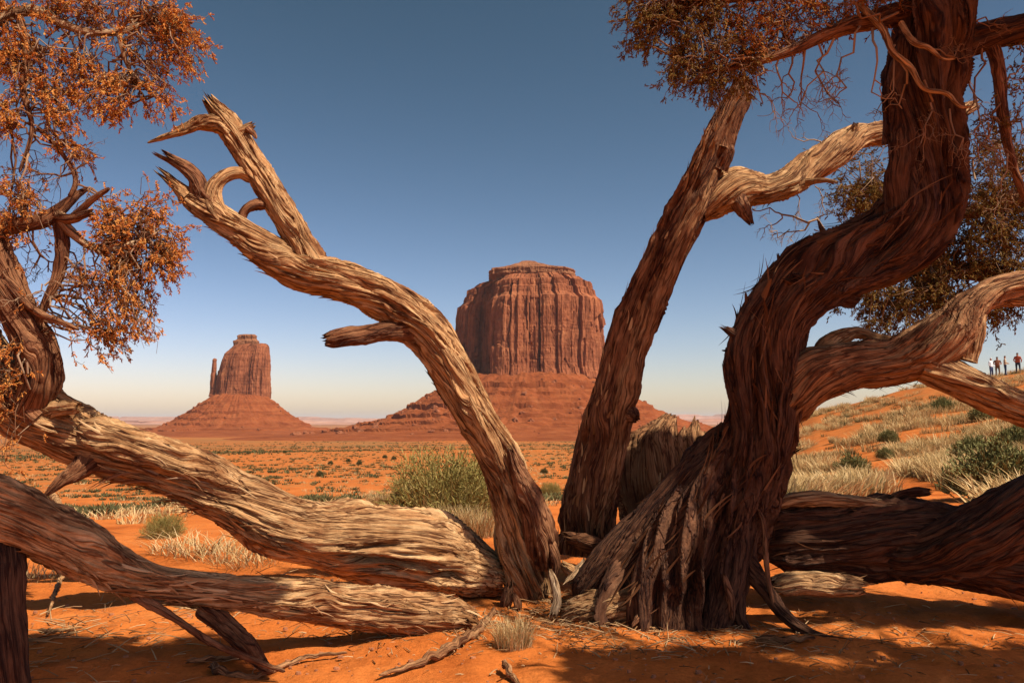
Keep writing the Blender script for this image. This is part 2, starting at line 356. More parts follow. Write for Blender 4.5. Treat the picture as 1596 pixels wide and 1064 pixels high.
def rock_wall(name, foot, prof, org, k, mat, parent, nz=150, ns=560, shrink_c=(0, 0), slab=5.0, cellw=14.0, cellh=70.0, seed=1, strata=0.4, fine=0.7):
    """foot and prof in pixels at the butte's distance; k metres per pixel. prof: (height, scale)"""
    C, s = closed_curve(foot, ns); per = s[-1] + (s[1] - s[0])
    T = np.roll(C, -1, 0) - np.roll(C, 1, 0); Nn = np.stack([T[:, 1], -T[:, 0]], 1); Nn /= np.linalg.norm(Nn, axis=1)[:, None]
    hs = np.array([p[0] for p in prof], float); sc = np.array([p[1] for p in prof], float)
    L = np.concatenate([[0], np.cumsum(np.hypot(np.diff(hs), np.diff(sc) * 60))])
    u = np.linspace(0, L[-1], nz); H = np.interp(u, L, hs); S = np.interp(u, L, sc)
    ang = 2 * np.pi * s / per
    SX, HH = np.meshgrid(s, H)
    AX = np.cos(ang)[None, :] * per / (2 * np.pi); AY = np.sin(ang)[None, :] * per / (2 * np.pi)
    def joints(cw, ch, sd):
        # vertical joints split the wall into columns, horizontal breaks split each column into slabs
        ncol = max(3, int(round(per / cw))); cwid = per / ncol
        u = SX / cwid + 0.9 * noise(AX / (cw * 2.6), AY / (cw * 2.6), 0, sd + 21) + 0.16 * noise(AX / (cw * 2), AY / (cw * 2), HH / (ch * 0.6), sd)
        b = np.floor(u); best = np.full(u.shape, 9.0); sec = np.full(u.shape, 9.0); col = np.zeros(u.shape, np.int64)
        for o in (-2, -1, 0, 1, 2):
            ci = (b + o).astype(np.int64); cm = ci % ncol; jit = (_h(cm, np.full_like(cm, sd), np.full_like(cm, 3)) / 4096.0 - 0.5) * 1.25
            dd = np.abs(u - (ci + 0.5 + jit)); nr_ = dd < best
            sec = np.where(nr_, best, np.minimum(sec, dd)); col = np.where(nr_, cm, col); best = np.where(nr_, dd, best)
        r1 = _h(col, np.full_like(col, sd + 1), np.full_like(col, 5)) / 4096.0
        v = HH / (ch * (0.6 + 0.9 * r1)) + r1 * 7 + 0.3 * noise(AX / (cw * 0.7), AY / (cw * 0.7), 0, sd + 2); row = np.floor(v).astype(np.int64); fr = v - row
        r2 = _h(col, row + 64, np.full_like(col, sd + 7)) / 4096.0
        return 0.55 * (r1 - 0.5) + 0.8 * (r2 - 0.5), sec - best, fr
    d1, e1, _ = joints(cellw, cellh, seed + 3); d2, e2, _ = joints(cellw * 0.36, cellh * 0.6, seed + 9)
    d3, e3, _ = joints(cellw * 0.17, cellh * 0.28, seed + 15)
    disp = slab * d1 + 0.5 * slab * d2 + 0.14 * slab * d3 + 0.7 * slab * noise(AX / (cellw * 2.2), AY / (cellw * 2.2), HH / (cellh * 1.5), seed + 5)
    disp = disp - 0.32 * slab * (1 - sstep(0.0, 0.10, e1)) - 0.12 * slab * (1 - sstep(0.0, 0.12, e2))
    disp = disp + fine * fbm(AX / 4, AY / 4, HH / 9, 4, seed + 4)
    disp = disp + strata * noise(HH / 2.6, AX / 90, AY / 90, seed + 6) * 1.4
    disp = disp + 1.6 * strata * noise(HH / 1.9, AX / 70, AY / 70, seed + 12) * sstep(106, 110, HH)
    # closer bedding near the foot of the wall
    disp = disp + 0.9 * strata * noise(HH / 1.2, AX / 60, AY / 60, seed + 8) * (1 - sstep(4, 22, HH))
    disp = disp * np.minimum(1, (S[:, None]) * 1.4)
    cx, cy = shrink_c
    X = cx + (C[None, :, 0] - cx) * S[:, None] + Nn[None, :, 0] * disp
    Y = cy + (C[None, :, 1] - cy) * S[:, None] + Nn[None, :, 1] * disp
    Z = HH + 0.8 * strata * noise(AX / 14, AY / 14, HH / 20, seed + 7)
    V = np.stack([org[0] + X * k, org[1] + Y * k, org[2] + Z * k], -1).reshape(-1, 3)
    q = grid_quads(nz, ns); ctr = len(V); top = V[-ns:].mean(0); V = np.vstack([V, top])
    j = np.arange(ns); tr = np.stack([np.full(ns, ctr), (nz - 1) * ns + j, (nz - 1) * ns + (j + 1) % ns], -1)
    me = mesh_np(name, V, q, tr[:, [0, 1, 2]], None, False)
    return obj(name, me, mat, parent)

def talus(name, centre, k, rtab, htab, mat, parent, ell=1.0, ledges=(), seed=1, na=420, nr=320):
    r = np.linspace(rtab[0], rtab[-1], nr); a = np.linspace(0, 2 * np.pi, na, endpoint=False)
    R_, A_ = np.meshgrid(r, a, indexing='ij')
    warp = 1 + 0.10 * noise(np.cos(A_) * 1.6, np.sin(A_) * 1.6, 0, seed) + 0.035 * noise(np.cos(A_) * 7, np.sin(A_) * 7, R_ / 90, seed + 1)
    h = np.interp(R_ / warp, rtab, htab)
    for zl, wd, amp in ledges:
        zz = zl + 2.5 * noise(np.cos(A_) * 2, np.sin(A_) * 2, zl, seed + 2)
        msk = sstep(-0.45, -0.1, noise(np.cos(A_) * 4, np.sin(A_) * 4, zl * 0.37, seed + 3)) * amp
        t = np.clip((h - (zz - wd)) / (2 * wd), 0, 1); st = (zz - wd) + 2 * wd * sstep(0.46, 0.54, t)
        h = np.where((t > 0) & (t < 1), h + (st - h) * msk, h)
    slope = sstep(2, 25, h)
    h = h + slope * (2.8 * fbm(np.cos(A_) * R_ / 18, np.sin(A_) * R_ / 18, 0, 5, seed + 4)) + 1.5 * slope * noise(np.cos(A_) * 22, np.sin(A_) * 22, R_ / 120, seed + 6)
    X = centre[0] + np.cos(A_) * R_ * k; Y = centre[1] + np.sin(A_) * R_ * k * ell
    Z = terrain_z(X, Y) + h * k
    V = np.stack([X, Y, Z], -1).reshape(-1, 3)
    me = mesh_np(name, V, grid_quads(nr, na), None, None, False)
    return obj(name, me, mat, parent), (X, Y, Z)

def rock_mesh(name, seed, n=10):
    u = np.linspace(0.02, np.pi - 0.02, n); v = np.linspace(0, 2 * np.pi, n + 3, endpoint=False)
    U, W = np.meshgrid(u, v, indexing='ij')
    X = np.sin(U) * np.cos(W); Y = np.sin(U) * np.sin(W); Z = np.cos(U)
    d = 1 + 0.45 * noise(X * 1.3, Y * 1.3, Z * 1.3, seed) + 0.2 * noise(X * 3, Y * 3, Z * 3, seed + 1)
    q = np.sign(np.stack([X, Y, Z])) * np.abs(np.stack([X, Y, Z])) ** 0.7
    V = (q * d).transpose(1, 2, 0).reshape(-1, 3) * np.array([1, 0.8, 0.65])
    return mesh_np(name, V, grid_quads(n, n + 3)[:, ::-1], None, None, False)
ROCKS = [rock_mesh('boulder', 40 + i) for i in range(5)]
for r_ in ROCKS: r_.materials.append(M['boulder'])

def scatter_boulders(parent, grid, n, smin, smax, rows, seed):
    X, Y, Z = grid; rg = np.random.default_rng(seed)
    cyy = Y.mean(); fr = [(i, j) for i in range(rows[0], rows[1]) for j in range(X.shape[1]) if Y[i, j] < cyy]
    for q in range(n):
        i, j = fr[rg.integers(len(fr))]; s = smin + (smax - smin) * rg.random() ** 3
        o = bpy.data.objects.new('boulder', ROCKS[rg.integers(5)]); COL.objects.link(o); o.parent = parent
        o.location = Vector((X[i, j], Y[i, j], Z[i, j] + s * 0.1)) - parent.location
        o.rotation_euler = (rg.random() * 0.5, rg.random() * 0.5, rg.random() * 6.28); o.scale = (s, s * (0.7 + 0.5 * rg.random()), s * (0.6 + 0.6 * rg.random()))

# the large butte in the middle
DM = 1500.0; km = DM / F; bp_ = P(825, 575, DM)
butte = empty('butte', (bp_[0], bp_[1], terrain_z(bp_[0], bp_[1])), 'massive flat topped red sandstone butte between the two leaning dead trunks', None, None, 'structure')
footM = [(-48, -66), (-30, -74), (-5, -70), (25, -76), (55, -70), (80, -58), (100, -42), (113, -12), (117, 25), (110, 80), (60, 125), (-40, 135), (-100, 115), (-117, 85), (-115, 52), (-106, 40), (-97, 46), (-88, 34), (-76, 42), (-68, 30), (-60, -20)]
profM = [(-16, 1.03), (0, 1.0), (50, 0.995), (90, 0.985), (106, 0.965), (108, 0.93), (113, 0.885), (122, 0.87), (124, 0.84), (134, 0.83), (136, 0.75), (144, 0.66), (147, 0.5)]
rock_wall('cliff', footM, profM, bp_, km, M['cliff'], butte, 190, 760, (4, 20), 10.0, 24, 95, 3, 0.2, 0.8)
capM = [(-60, -30), (-20, -46), (25, -48), (60, -34), (72, -5), (66, 40), (20, 70), (-40, 66), (-66, 30)]
rock_wall('cap_rock', capM, [(138, 0.9), (146, 0.92), (148, 1.0), (158, 1.0), (159.5, 0.9), (161, 0.74), (164, 0.58), (165, 0.5), (169, 0.36), (170, 0.26), (174, 0.16), (175.5, 0.02)], bp_ + np.array([2 * km, 20 * km, 0]), km, M['cap'], butte, 80, 360, (-4, 0), 3.0, 8, 9, 21, 0.8, 0.8)
tcen = (bp_[0], bp_[1] + 15 * km)
_, tgrid = talus('talus_slope', tcen, km, [40, 95, 122, 160, 198, 232, 290, 345, 430, 520], [98, 97, 88, 66, 42, 28, 15, 7, 2, -3], M['talus'], butte, 0.95, [(76, 4.5, 1), (63, 3, 0.8), (46, 4.5, 1), (31, 3.5, 1), (20, 2.4, 1), (12, 2, 1)], 51)
scatter_boulders(butte, tgrid, 280, 1.0, 6.5, (56, 215), 3)

# the mitten shaped butte on the left
DT = 2150.0; kt = DT / F; bt = P(374, 606, DT)
mitten = empty('butte', (bt[0], bt[1], terrain_z(bt[0], bt[1])), 'smaller mitten shaped butte with a thin rock spire, behind the rising dead log', None, None, 'structure')
footT = [(-34, -8), (-22, -20), (-6, -24), (8, -22), (17, -20), (20, -13), (23, -20), (33, -22), (40, -14), (42, 2), (38, 24), (10, 34), (-20, 30), (-35, 14)]
rock_wall('cliff', footT, [(-14, 1.05), (0, 1.0), (25, 0.965), (45, 0.92), (55, 0.86), (62, 0.76), (67, 0.68), (69, 0.6), (71, 0.4)], bt, kt, M['cliff'], mitten, 120, 460, (34, 4), 3.4, 9, 50, 61, 0.3)
rock_wall('cap_rock', [(-11, -8), (0, -11), (14, -11), (25, -8), (27, 2), (20, 10), (-4, 9), (-12, 2)], [(64, 0.98), (70, 1.0), (75, 0.98), (76, 0.84), (78, 0.72), (83, 0.74), (85, 0.6), (85.5, 0.1)], bt, kt, M['cap'], mitten, 50, 220, (12, 0), 1.6, 6, 7, 71, 0.5)
rock_wall('spire', [(-4.5, -3), (0, -5), (4.5, -3), (5, 2), (0, 5), (-5, 2)], [(-12, 1.4), (0, 1.05), (20, 0.95), (26, 0.72), (36, 0.66), (42, 0.55), (44, 0.62), (47, 0.5), (48, 0.05)], bt + np.array([-41 * kt, 0, 0]), kt, M['cliff'], mitten, 60, 80, (0, 0), 1.0, 3, 20, 81, 0.3, 0.4)
_, tg2 = talus('talus_slope', (bt[0], bt[1]), kt, [12, 40, 62, 80, 102, 122, 175, 245, 300], [63, 61, 47, 34, 21, 12, 6, 2, -2], M['talus'], mitten, 0.9, [(46, 2.2, 1), (34, 2.4, 1), (25, 2, 1), (16, 2, 1), (9, 1.4, 1)], 91, 330, 220)
scatter_boulders(mitten, tg2, 60, 1.2, 5, (36, 130), 4)

# far mesas on the horizon
def mesa(px0, px1, ytop, D, seed, label, drop=6):
    n = 260; px = np.linspace(px0, px1, n); t = np.linspace(0, 1, n)
    a = P(0, 0, D)
    x = (px - CX) / F * D; env = np.minimum(1, np.minimum(t, 1 - t) * 9)
    f1, f2, idv = worley(t * (px1 - px0) / 26, np.full(n, 3.3), seed)
    top = (HZ - ytop - drop * 0.5 * idv + 1.2 * noise(t * 40, 2.2, 0, seed)) * env - 4
    base = -6.0
    rows = [(0.0, base, 2.6), (0.45, 0.4, 1.2), (0.5, 0.52, 0.75), (0.62, 0.62, 0.6), (0.66, 0.96, 0.45), (1, 1, 0.3), (1, 1, -2.0), (0, base, -4)]
    V = []
    for f, hh, off in rows:
        z = base + (top - base) * (0 if hh == base else hh)
        yy = D - off * D * 0.02 + D * 0.012 * noise(t * 14, off, 0, seed + 2)
        V.append(np.stack([x, yy, CAMZ + z / F * D], -1))
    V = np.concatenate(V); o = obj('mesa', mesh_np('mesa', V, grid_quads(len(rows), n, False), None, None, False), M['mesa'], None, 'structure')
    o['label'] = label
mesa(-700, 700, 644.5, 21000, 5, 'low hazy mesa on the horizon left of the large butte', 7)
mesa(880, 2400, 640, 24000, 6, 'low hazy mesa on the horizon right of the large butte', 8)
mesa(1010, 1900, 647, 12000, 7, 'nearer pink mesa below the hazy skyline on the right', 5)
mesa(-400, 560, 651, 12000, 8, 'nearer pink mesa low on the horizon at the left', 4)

# ------------------------------------------------------------------ wood
def spline(pts, ds):
    p = np.asarray(pts, float); d = np.linalg.norm(np.diff(p[:, :3], axis=0), axis=1); s = np.concatenate([[0], np.cumsum(d)])
    m = np.zeros_like(p)
    for i in range(len(p)):
        a, b = max(0, i - 1), min(len(p) - 1, i + 1); m[i] = (p[b] - p[a]) / (s[b] - s[a])
    n = max(6, int(s[-1] / ds)); u = np.linspace(0, s[-1], n); k = np.clip(np.searchsorted(s, u, 'right') - 1, 0, len(p) - 2)
    h = (s[k + 1] - s[k])[:, None]; t = ((u - s[k])[:, None]) / h
    o = (2 * t ** 3 - 3 * t ** 2 + 1) * p[k] + (t ** 3 - 2 * t ** 2 + t) * h * m[k] + (-2 * t ** 3 + 3 * t ** 2) * p[k + 1] + (t ** 3 - t ** 2) * h * m[k + 1]
    return o, u

def frames(c):
    T = np.gradient(c, axis=0); T /= np.linalg.norm(T, axis=1)[:, None]
    A = np.zeros_like(T); a = np.cross(T[0], [0.2, 0.9, 0.3]); A[0] = a / np.linalg.norm(a)
    for i in range(1, len(T)):
        a = A[i - 1] - T[i] * np.dot(A[i - 1], T[i]); A[i] = a / np.linalg.norm(a)
    return T, A, np.cross(T, A)

def limb(name, pts, mat, parent, nu=120, ds=0.012, twist=2.0, seed=0, lob=0.16, flu=0.17, fib=0.05, crack=0.2, plate=0.08,
         end='jag', start='open', jl=1.2, squash=None, px=True, wf=0.86, gnarl=0.06, nfl=15):
    """a gnarled length of wood: pts = (pixel x, pixel y, distance, pixel width) or world x, y, z, radius"""
    if px: W = np.array([[*P(a, b, d), RAD(a, b, d, wd) * wf] for a, b, d, wd in pts])
    else: W = np.array(pts, float)
    c, s = spline(W, ds); r = np.maximum(c[:, 3], 0.002); c = c[:, :3].copy(); L = s[-1]; n = len(s)
    rm = float(np.mean(r))
    g = np.stack([noise(s / (rm * 3.2), 0.3 + i * 5.1, 0.7, seed + i) for i in range(3)], 1); c += g * (gnarl * r)[:, None] * np.minimum(1, s / (rm * 2))[:, None]
    T, A, B = frames(c)
    th = np.arange(nu) / nu * 2 * np.pi; S_, TH = np.meshgrid(s, th, indexing='ij'); R_ = np.broadcast_to(r[:, None], S_.shape)
    wand = 0.24 * noise(S_ / (rm * 4), np.cos(TH) * 0.8, np.sin(TH) * 0.8, seed + 3) + 0.05 * noise(S_ / (rm * 1.1), np.cos(TH) * 2, np.sin(TH) * 2, seed + 4)
    kb = np.zeros_like(S_); rk = np.random.default_rng(seed + 500)
    for _k in range(int(min(9, L / (rm * 4.5)))):
        s0 = rk.uniform(0.05, 0.95) * L; t0 = rk.random() * 6.2832; sg = rm * rk.uniform(0.35, 0.8)
        dt = (TH - t0 + np.pi) % (2 * np.pi) - np.pi; e = np.exp(-((S_ - s0) ** 2 / (sg * 1.7) ** 2 + (dt * rm) ** 2 / sg ** 2))
        wand = wand + 1.1 * dt * e; kb = kb + rk.uniform(0.08, 0.28) * e - rk.uniform(0.0, 0.3) * e ** 6
    ph = TH + twist * S_ + wand; cp, sp = np.cos(ph), np.sin(ph)
    def nn(cells, per_m, sd):
        q = cells / (2 * np.pi); return noise(cp * q, sp * q, S_ * per_m, seed + sd)
    kz = 0.16 / max(rm, 0.03)
    n1 = nn(4, 0.9 * kz, 10); n2 = nn(nfl, 0.9 * kz, 11); n3 = nn(nfl * 2.6, 2.2 * kz, 12); n4 = nn(nfl * 5.5, 4.5 * kz, 13); n5 = nn(nfl * 1.5, 0.8 * kz, 14); n6 = nn(nfl * 0.8, 0.8 * kz, 15)
    md = 0.35 + 1.3 * sstep(-0.35, 0.45, noise(S_ / (rm * 3.5), np.cos(TH) * 0.9, np.sin(TH) * 0.9, seed + 18)); flu = flu * md; fib = fib * md
    dsp = kb + lob * n1 * 1.1 + flu * 0.62 * (0.55 - np.abs(n2) * 2.2) + flu * 0.5 * (0.5 - np.abs(n3) * 2) + fib * (0.5 - np.abs(n4) * 2)
    q = n6 * 3.6 + 0.35 * n3; fq = np.floor(q)
    sharp = plate * (fq + sstep(0.0, 0.2, q - fq)) * 0.5 - crack * (1 - sstep(0.0, 0.08, np.abs(n5))) * sstep(-0.1, 0.25, n1 + n6)
    for _k in range(2):   # keep narrow cracks continuous from ring to ring
        sharp = 0.5 * sharp + 0.25 * (np.roll(sharp, 1, 1) + np.roll(sharp, -1, 1)); sharp[1:-1] = 0.4 * sharp[1:-1] + 0.3 * (sharp[2:] + sharp[:-2])
    dsp = dsp + sharp * 1.25
    dsp = dsp - dsp.mean() + 0.08 * noise(S_ / (rm * 1.6), np.cos(TH) * 1.2, np.sin(TH) * 1.2, seed + 16)
    rad = R_ * np.clip(1 + dsp, 0.25, 1.9)
    ax = np.zeros_like(S_)
    def jag(tt, sign):
        nonlocal rad, ax
        j = nn(nfl * 2.2, 0.0, 20 + sign) + 0.6 * nn(nfl * 4.5, 0.0, 22 + sign)
        ax = ax + sign * tt * (j * 1.3) * jl * R_ * 1.1
        rad = rad * (1 - 0.32 * tt ** 1.5)
    if end == 'jag': jag(np.clip((S_ - (L - jl * r[-1] * 1.6)) / (jl * r[-1] * 1.6), 0, 1), 1)
    if start == 'jag': jag(np.clip(((jl * r[0] * 1.6) - S_) / (jl * r[0] * 1.6), 0, 1), -1)
    if end == 'round': rad = rad * np.sqrt(np.clip((L - S_) / (r[-1] * 1.2), 0.0, 1))
    if start == 'round': rad = rad * np.sqrt(np.clip(S_ / (r[0] * 1.2), 0.0, 1))
    u1, u2 = np.cos(TH), np.sin(TH)
    if squash: # flatten along a world direction
        dirv, f = np.array(squash[0], float), squash[1]
    off = A[:, None] * (u1 * rad)[..., None] + B[:, None] * (u2 * rad)[..., None]
    if squash:
        dirv /= np.linalg.norm(dirv); off = off + (f - 1) * (off @ dirv)[..., None] * dirv
    V3 = c[:, None] + off + T[:, None] * ax[..., None]
    V = V3.reshape(-1, 3)
    grain = np.stack([cp * R_, sp * R_, S_ * 0.07 + seed * 1.7], -1).reshape(-1, 3)
    quads = grid_quads(n, nu)[:, ::-1]; a0 = len(V)
    V = np.vstack([V, (c[0] + T[0] * (0.5 * r[0] if start == 'jag' else 0))[None], (c[-1] - T[-1] * (0.6 * r[-1] if end == 'jag' else 0))[None]])
    grain = np.vstack([grain, grain[0], grain[-1]])
    j = np.arange(nu); t1 = np.stack([np.full(nu, a0), j, (j + 1) % nu], -1); b0 = (n - 1) * nu; t2 = np.stack([np.full(nu, a0 + 1), b0 + (j + 1) % nu, b0 + j], -1)
    me = mesh_np(name, V, quads, np.vstack([t1, t2])[:, ::-1], {'grain': grain})
    o = obj(name, me, mat, parent)
    return o, dict(V=V3, c=c, r=r, s=s, T=T)

def shreds(parent, info, n, lo=0.0, hi=1.0, prefer=(0, 0, -1), strength=1.0, length=(0.05, 0.16), lift=0.5, width=0.006, mat=None, seed=1, flip=None):
    """torn strips of bark and splinters that lift off a limb"""
    rg = np.random.default_rng(seed); a = Acc(); V = info['V']; ns, nu = V.shape[:2]; pf = np.array(prefer, float); k = 0; tries = 0
    while k < n and tries < n * 40:
        tries += 1
        i = int(rg.uniform(lo, hi) * (ns - 2)); j = rg.integers(nu); nrm = V[i, j] - info['c'][i]; nl = np.linalg.norm(nrm) + 1e-9; nrm = nrm / nl
        if rg.random() > (0.5 + 0.5 * np.dot(nrm, pf)) ** (1 + 2 * strength): continue
        k += 1; ln = rg.uniform(*length); sg = (1 if rg.random() < 0.5 else -1) if flip is None else flip; w0 = width * rg.uniform(0.5, 1.6)
        t = np.linspace(0, 1, 6); Tn = info['T'][i] * sg; side = np.cross(Tn, nrm)
        curl = rg.uniform(0.2, 1.0) * lift; sw = rg.normal() * 0.25
        p = V[i, j] - nrm * 0.006 + Tn * (t * ln)[:, None] + nrm * (curl * ln * t ** 1.8 + 0.004)[:, None] + side * (sw * ln * t ** 2)[:, None] + np.array([0, 0, -0.15 * ln]) * (t ** 2)[:, None] * (lift > 0.3)
        wv = w0 * np.array([0.8, 1, 0.95, 0.8, 0.55, 0.1]); th = 0.3 * wv
        q = np.stack([p + side * wv[:, None], p + nrm * th[:, None], p - side * wv[:, None], p - nrm * th[:, None]], 1).reshape(-1, 3)
        a.add(q, grid_quads(6, 4), None, float(rg.uniform(0, 1)))
    return a.build('bark_shreds', mat or M['litter'], parent, 'stuff', False)

def at(info, t, j=None):
    i = int(t * (len(info['s']) - 1)); return info['c'][i]

# ---- left leaning dead trunk
snagA = empty('dead_tree', G(828, 940), 'pale weathered dead trunk leaning left, forked at its tip, left of the large butte', 'dead tree')
_, A0 = limb('trunk', [(838, 948, 4.42, 84), (826, 905, 4.40, 100), (812, 850, 4.38, 104), (803, 795, 4.36, 92), (782, 725, 4.34, 84), (742, 645, 4.32, 84), (703, 575, 4.30, 88), (655, 510, 4.28, 88), (595, 465, 4.26, 84), (530, 438, 4.24, 82), (470, 422, 4.22, 80), (412, 388, 4.20, 68), (352, 345, 4.18, 52), (308, 315, 4.16, 42), (284, 300, 4.15, 30)], M['pale'], snagA, 190, 0.0095, 1.5, 1, 0.12, 0.20, 0.06, 0.3, 0.09, end='jag', jl=1.0, wf=0.74)
limb('bare_strip', [(800, 772, 4.27, 18), (772, 700, 4.26, 34), (736, 624, 4.24, 38), (700, 556, 4.22, 36), (654, 496, 4.2, 36), (594, 450, 4.19, 34), (528, 424, 4.18, 26), (486, 412, 4.18, 14)], M['pale'], snagA, 64, 0.0095, 1.2, 246, 0.12, 0.22, 0.05, 0.35, 0.1, start='jag', end='round', gnarl=0.15)
_, A1 = limb('fork', [(498, 432, 4.22, 56), (478, 398, 4.22, 52), (444, 335, 4.24, 47), (405, 268, 4.26, 46), (366, 208, 4.27, 42), (342, 178, 4.28, 34), (328, 160, 4.28, 26)], M['pale'], snagA, 120, 0.008, 0.6, 2, 0.12, 0.22, 0.06, 0.4, 0.11, jl=2.0)
limb('broken_branch', [(362, 210, 4.26, 30), (340, 194, 4.25, 30), (312, 192, 4.23, 24), (285, 204, 4.21, 16), (255, 214, 4.19, 10), (229, 223, 4.18, 3)], M['pale'], snagA, 48, 0.008, 1, 3, end='round', flu=0.25)
limb('branch_stub', [(340, 200, 4.26, 22), (318, 188, 4.24, 16), (300, 192, 4.22, 12), (272, 201, 4.2, 5)], M['pale'], snagA, 36, 0.008, 1, 33)
limb('branch_stub', [(366, 212, 4.26, 24), (380, 203, 4.24, 18), (393, 195, 4.23, 14)], M['pale'], snagA, 40, 0.007, 1, 4, jl=1.0)
limb('branch_stub', [(386, 200, 4.22, 14), (394, 207, 4.22, 10), (400, 217, 4.22, 4)], M['brown'], snagA, 24, 0.006, 1, 5, end='round')
limb('prong', [(330, 326, 4.17, 38), (312, 300, 4.15, 32), (304, 278, 4.13, 27), (288, 262, 4.11, 24), (272, 252, 4.10, 21), (260, 245, 4.09, 22)], M['brown'], snagA, 64, 0.007, 2, 6, jl=2.4)
limb('prong', [(292, 306, 4.15, 34), (277, 292, 4.13, 22), (267, 283, 4.12, 19), (257, 275, 4.11, 15)], M['pale'], snagA, 48, 0.006, 2, 7, jl=3.0)
limb('arched_branch', [(398, 284, 4.25, 20), (376, 270, 4.22, 22), (352, 274, 4.18, 25), (334, 290, 4.16, 28), (330, 312, 4.16, 34), (342, 338, 4.16, 36), (362, 352, 4.18, 30)], M['pale'], snagA, 72, 0.007, 1, 8, 0.1, 0.14, end='round', start='round')
limb('arched_branch', [(420, 322, 4.24, 24), (402, 318, 4.22, 22), (386, 324, 4.2, 18), (378, 336, 4.2, 18), (376, 350, 4.19, 14)], M['brown'], snagA, 48, 0.007, 1, 9, end='round', start='round')
limb('branch_stub', [(640, 515, 4.26, 50), (606, 516, 4.22, 38), (570, 521, 4.16, 33), (535, 525, 4.10, 33), (508, 529, 4.05, 30)], M['brown'], snagA, 72, 0.008, 1, 12, jl=0.5)
limb('split_spur', [(846, 880, 4.30, 46), (842, 840, 4.26, 56), (834, 800, 4.24, 52), (820, 762, 4.23, 40), (806, 730, 4.23, 28), (797, 703, 4.23, 18)], M['brown'], snagA, 84, 0.008, 0.8, 13, 0.12, 0.22, 0.06, 0.3, jl=1.2)
shreds(snagA, A0, 90, 0.25, 0.95, (-0.5, -0.1, -0.8), 1.5, (0.04, 0.11), 0.3, 0.010, None, 2, 1)
shreds(snagA, A1, 30, 0.1, 1.0, (0, 0, 0), 0, (0.03, 0.08), 0.2, 0.004, None, 3)

# ---- right leaning dead trunk with its side limb
snagB = empty('dead_tree', G(925, 850), 'reddish brown dead trunk leaning right, right of the large butte, with a pale side limb', 'dead tree')
_, B0 = limb('trunk', [(918, 860, 4.72, 110), (922, 800, 4.70, 106), (928, 740, 4.68, 98), (942, 680, 4.66, 94), (960, 600, 4.62, 80), (988, 505, 4.58, 80), (1030, 405, 4.52, 78), (1072, 318, 4.48, 76), (1106, 245, 4.44, 64), (1132, 185, 4.42, 50), (1150, 148, 4.40, 40), (1158, 126, 4.39, 30)], M['brown'], snagB, 170, 0.0105, 0.5, 21, 0.12, 0.22, 0.06, 0.34, 0.1, wf=0.75)
limb('bare_strip', [(925, 830, 4.6, 26), (948, 740, 4.58, 40), (966, 660, 4.55, 44), (984, 580, 4.53, 38), (1008, 500, 4.5, 38), (1046, 406, 4.45, 36), (1088, 322, 4.41, 28), (1116, 262, 4.4, 16)], M['tan'], snagB, 64, 0.0105, 0.3, 245, 0.12, 0.2, 0.05, 0.3, 0.08, start='jag', end='round', gnarl=0.12)
limb('branch_stub', [(1128, 232, 4.40, 34), (1140, 200, 4.38, 30), (1152, 172, 4.36, 26), (1166, 152, 4.35, 20)], M['brown'], snagB, 60, 0.008, 1, 22, jl=0.6)
limb('knot', [(965, 640, 4.60, 44), (982, 645, 4.52, 34), (992, 652, 4.47, 20)], M['brown'], snagB, 48, 0.008, 1, 23, jl=0.6)
limb('knot', [(1120, 262, 4.42, 34), (1134, 238, 4.38, 24), (1142, 224, 4.36, 14)], M['brown'], snagB, 40, 0.008, 1, 26, end='round')
_, B1 = limb('side_limb', [(1084, 326, 4.5, 60), (1120, 304, 4.50, 68), (1156, 292, 4.5, 66), (1190, 296, 4.54, 52), (1225, 284, 4.58, 52), (1270, 256, 4.64, 52), (1312, 228, 4.7, 48), (1338, 214, 4.74, 42), (1390, 206, 4.8, 38), (1450, 190, 4.9, 32), (1520, 165, 5.0, 22)], M['pale'], snagB, 120, 0.010, 2.2, 24, 0.16, 0.18, 0.06, 0.25, 0.09)
limb('branch_stub', [(1328, 222, 4.70, 26), (1331, 206, 4.68, 18), (1334, 193, 4.66, 11)], M['pale'], snagB, 36, 0.006, 1, 25, jl=0.7)
limb('branch_stub', [(1150, 312, 4.46, 36), (1160, 330, 4.42, 26), (1170, 348, 4.40, 12)], M['brown'], snagB, 40, 0.007, 1, 27, jl=1.4)
limb('dead_branch', [(1236, 288, 4.58, 18), (1262, 283, 4.52, 13), (1284, 281, 4.48, 9), (1306, 284, 4.45, 5)], M['pale'], snagB, 30, 0.007, 1, 28, jl=1.0)
shreds(snagB, B0, 120, 0.02, 0.95, (-0.8, -0.2, 0), 0.8, (0.04, 0.12), 0.25, 0.006, None, 4, 1)
shreds(snagB, B1, 40, 0.1, 0.8, (0, 0, -1), 1.5, (0.03, 0.09), 0.4, 0.005, None, 5)

# ---- living juniper on the right
jr = empty('juniper_tree', G(1050, 985), 'living juniper with a thick dark twisted trunk and shaggy bark at the right', 'tree')
_, T0 = limb('trunk', [(1000, 1020, 4.18, 250), (1020, 950, 4.18, 246), (1068, 870, 4.16, 210), (1124, 790, 4.13, 165), (1168, 715, 4.1, 128), (1186, 640, 4.08, 112), (1188, 560, 4.06, 116), (1208, 488, 4.04, 122), (1258, 428, 4.02, 128), (1326, 402, 3.98, 126), (1396, 376, 3.94, 128), (1440, 328, 3.9, 124), (1446, 245, 3.88, 108), (1440, 150, 3.86, 108), (1446, 70, 3.84, 104), (1460, -20, 3.80, 98), (1500, -140, 3.7, 90), (1570, -280, 3.5, 70), (1650, -420, 3.3, 50)], M['bark'], jr, 200, 0.0115, 1.25, 41, 0.24, 0.40, 0.05, 0.3, 0.14, end='round', gnarl=0.14, nfl=11)
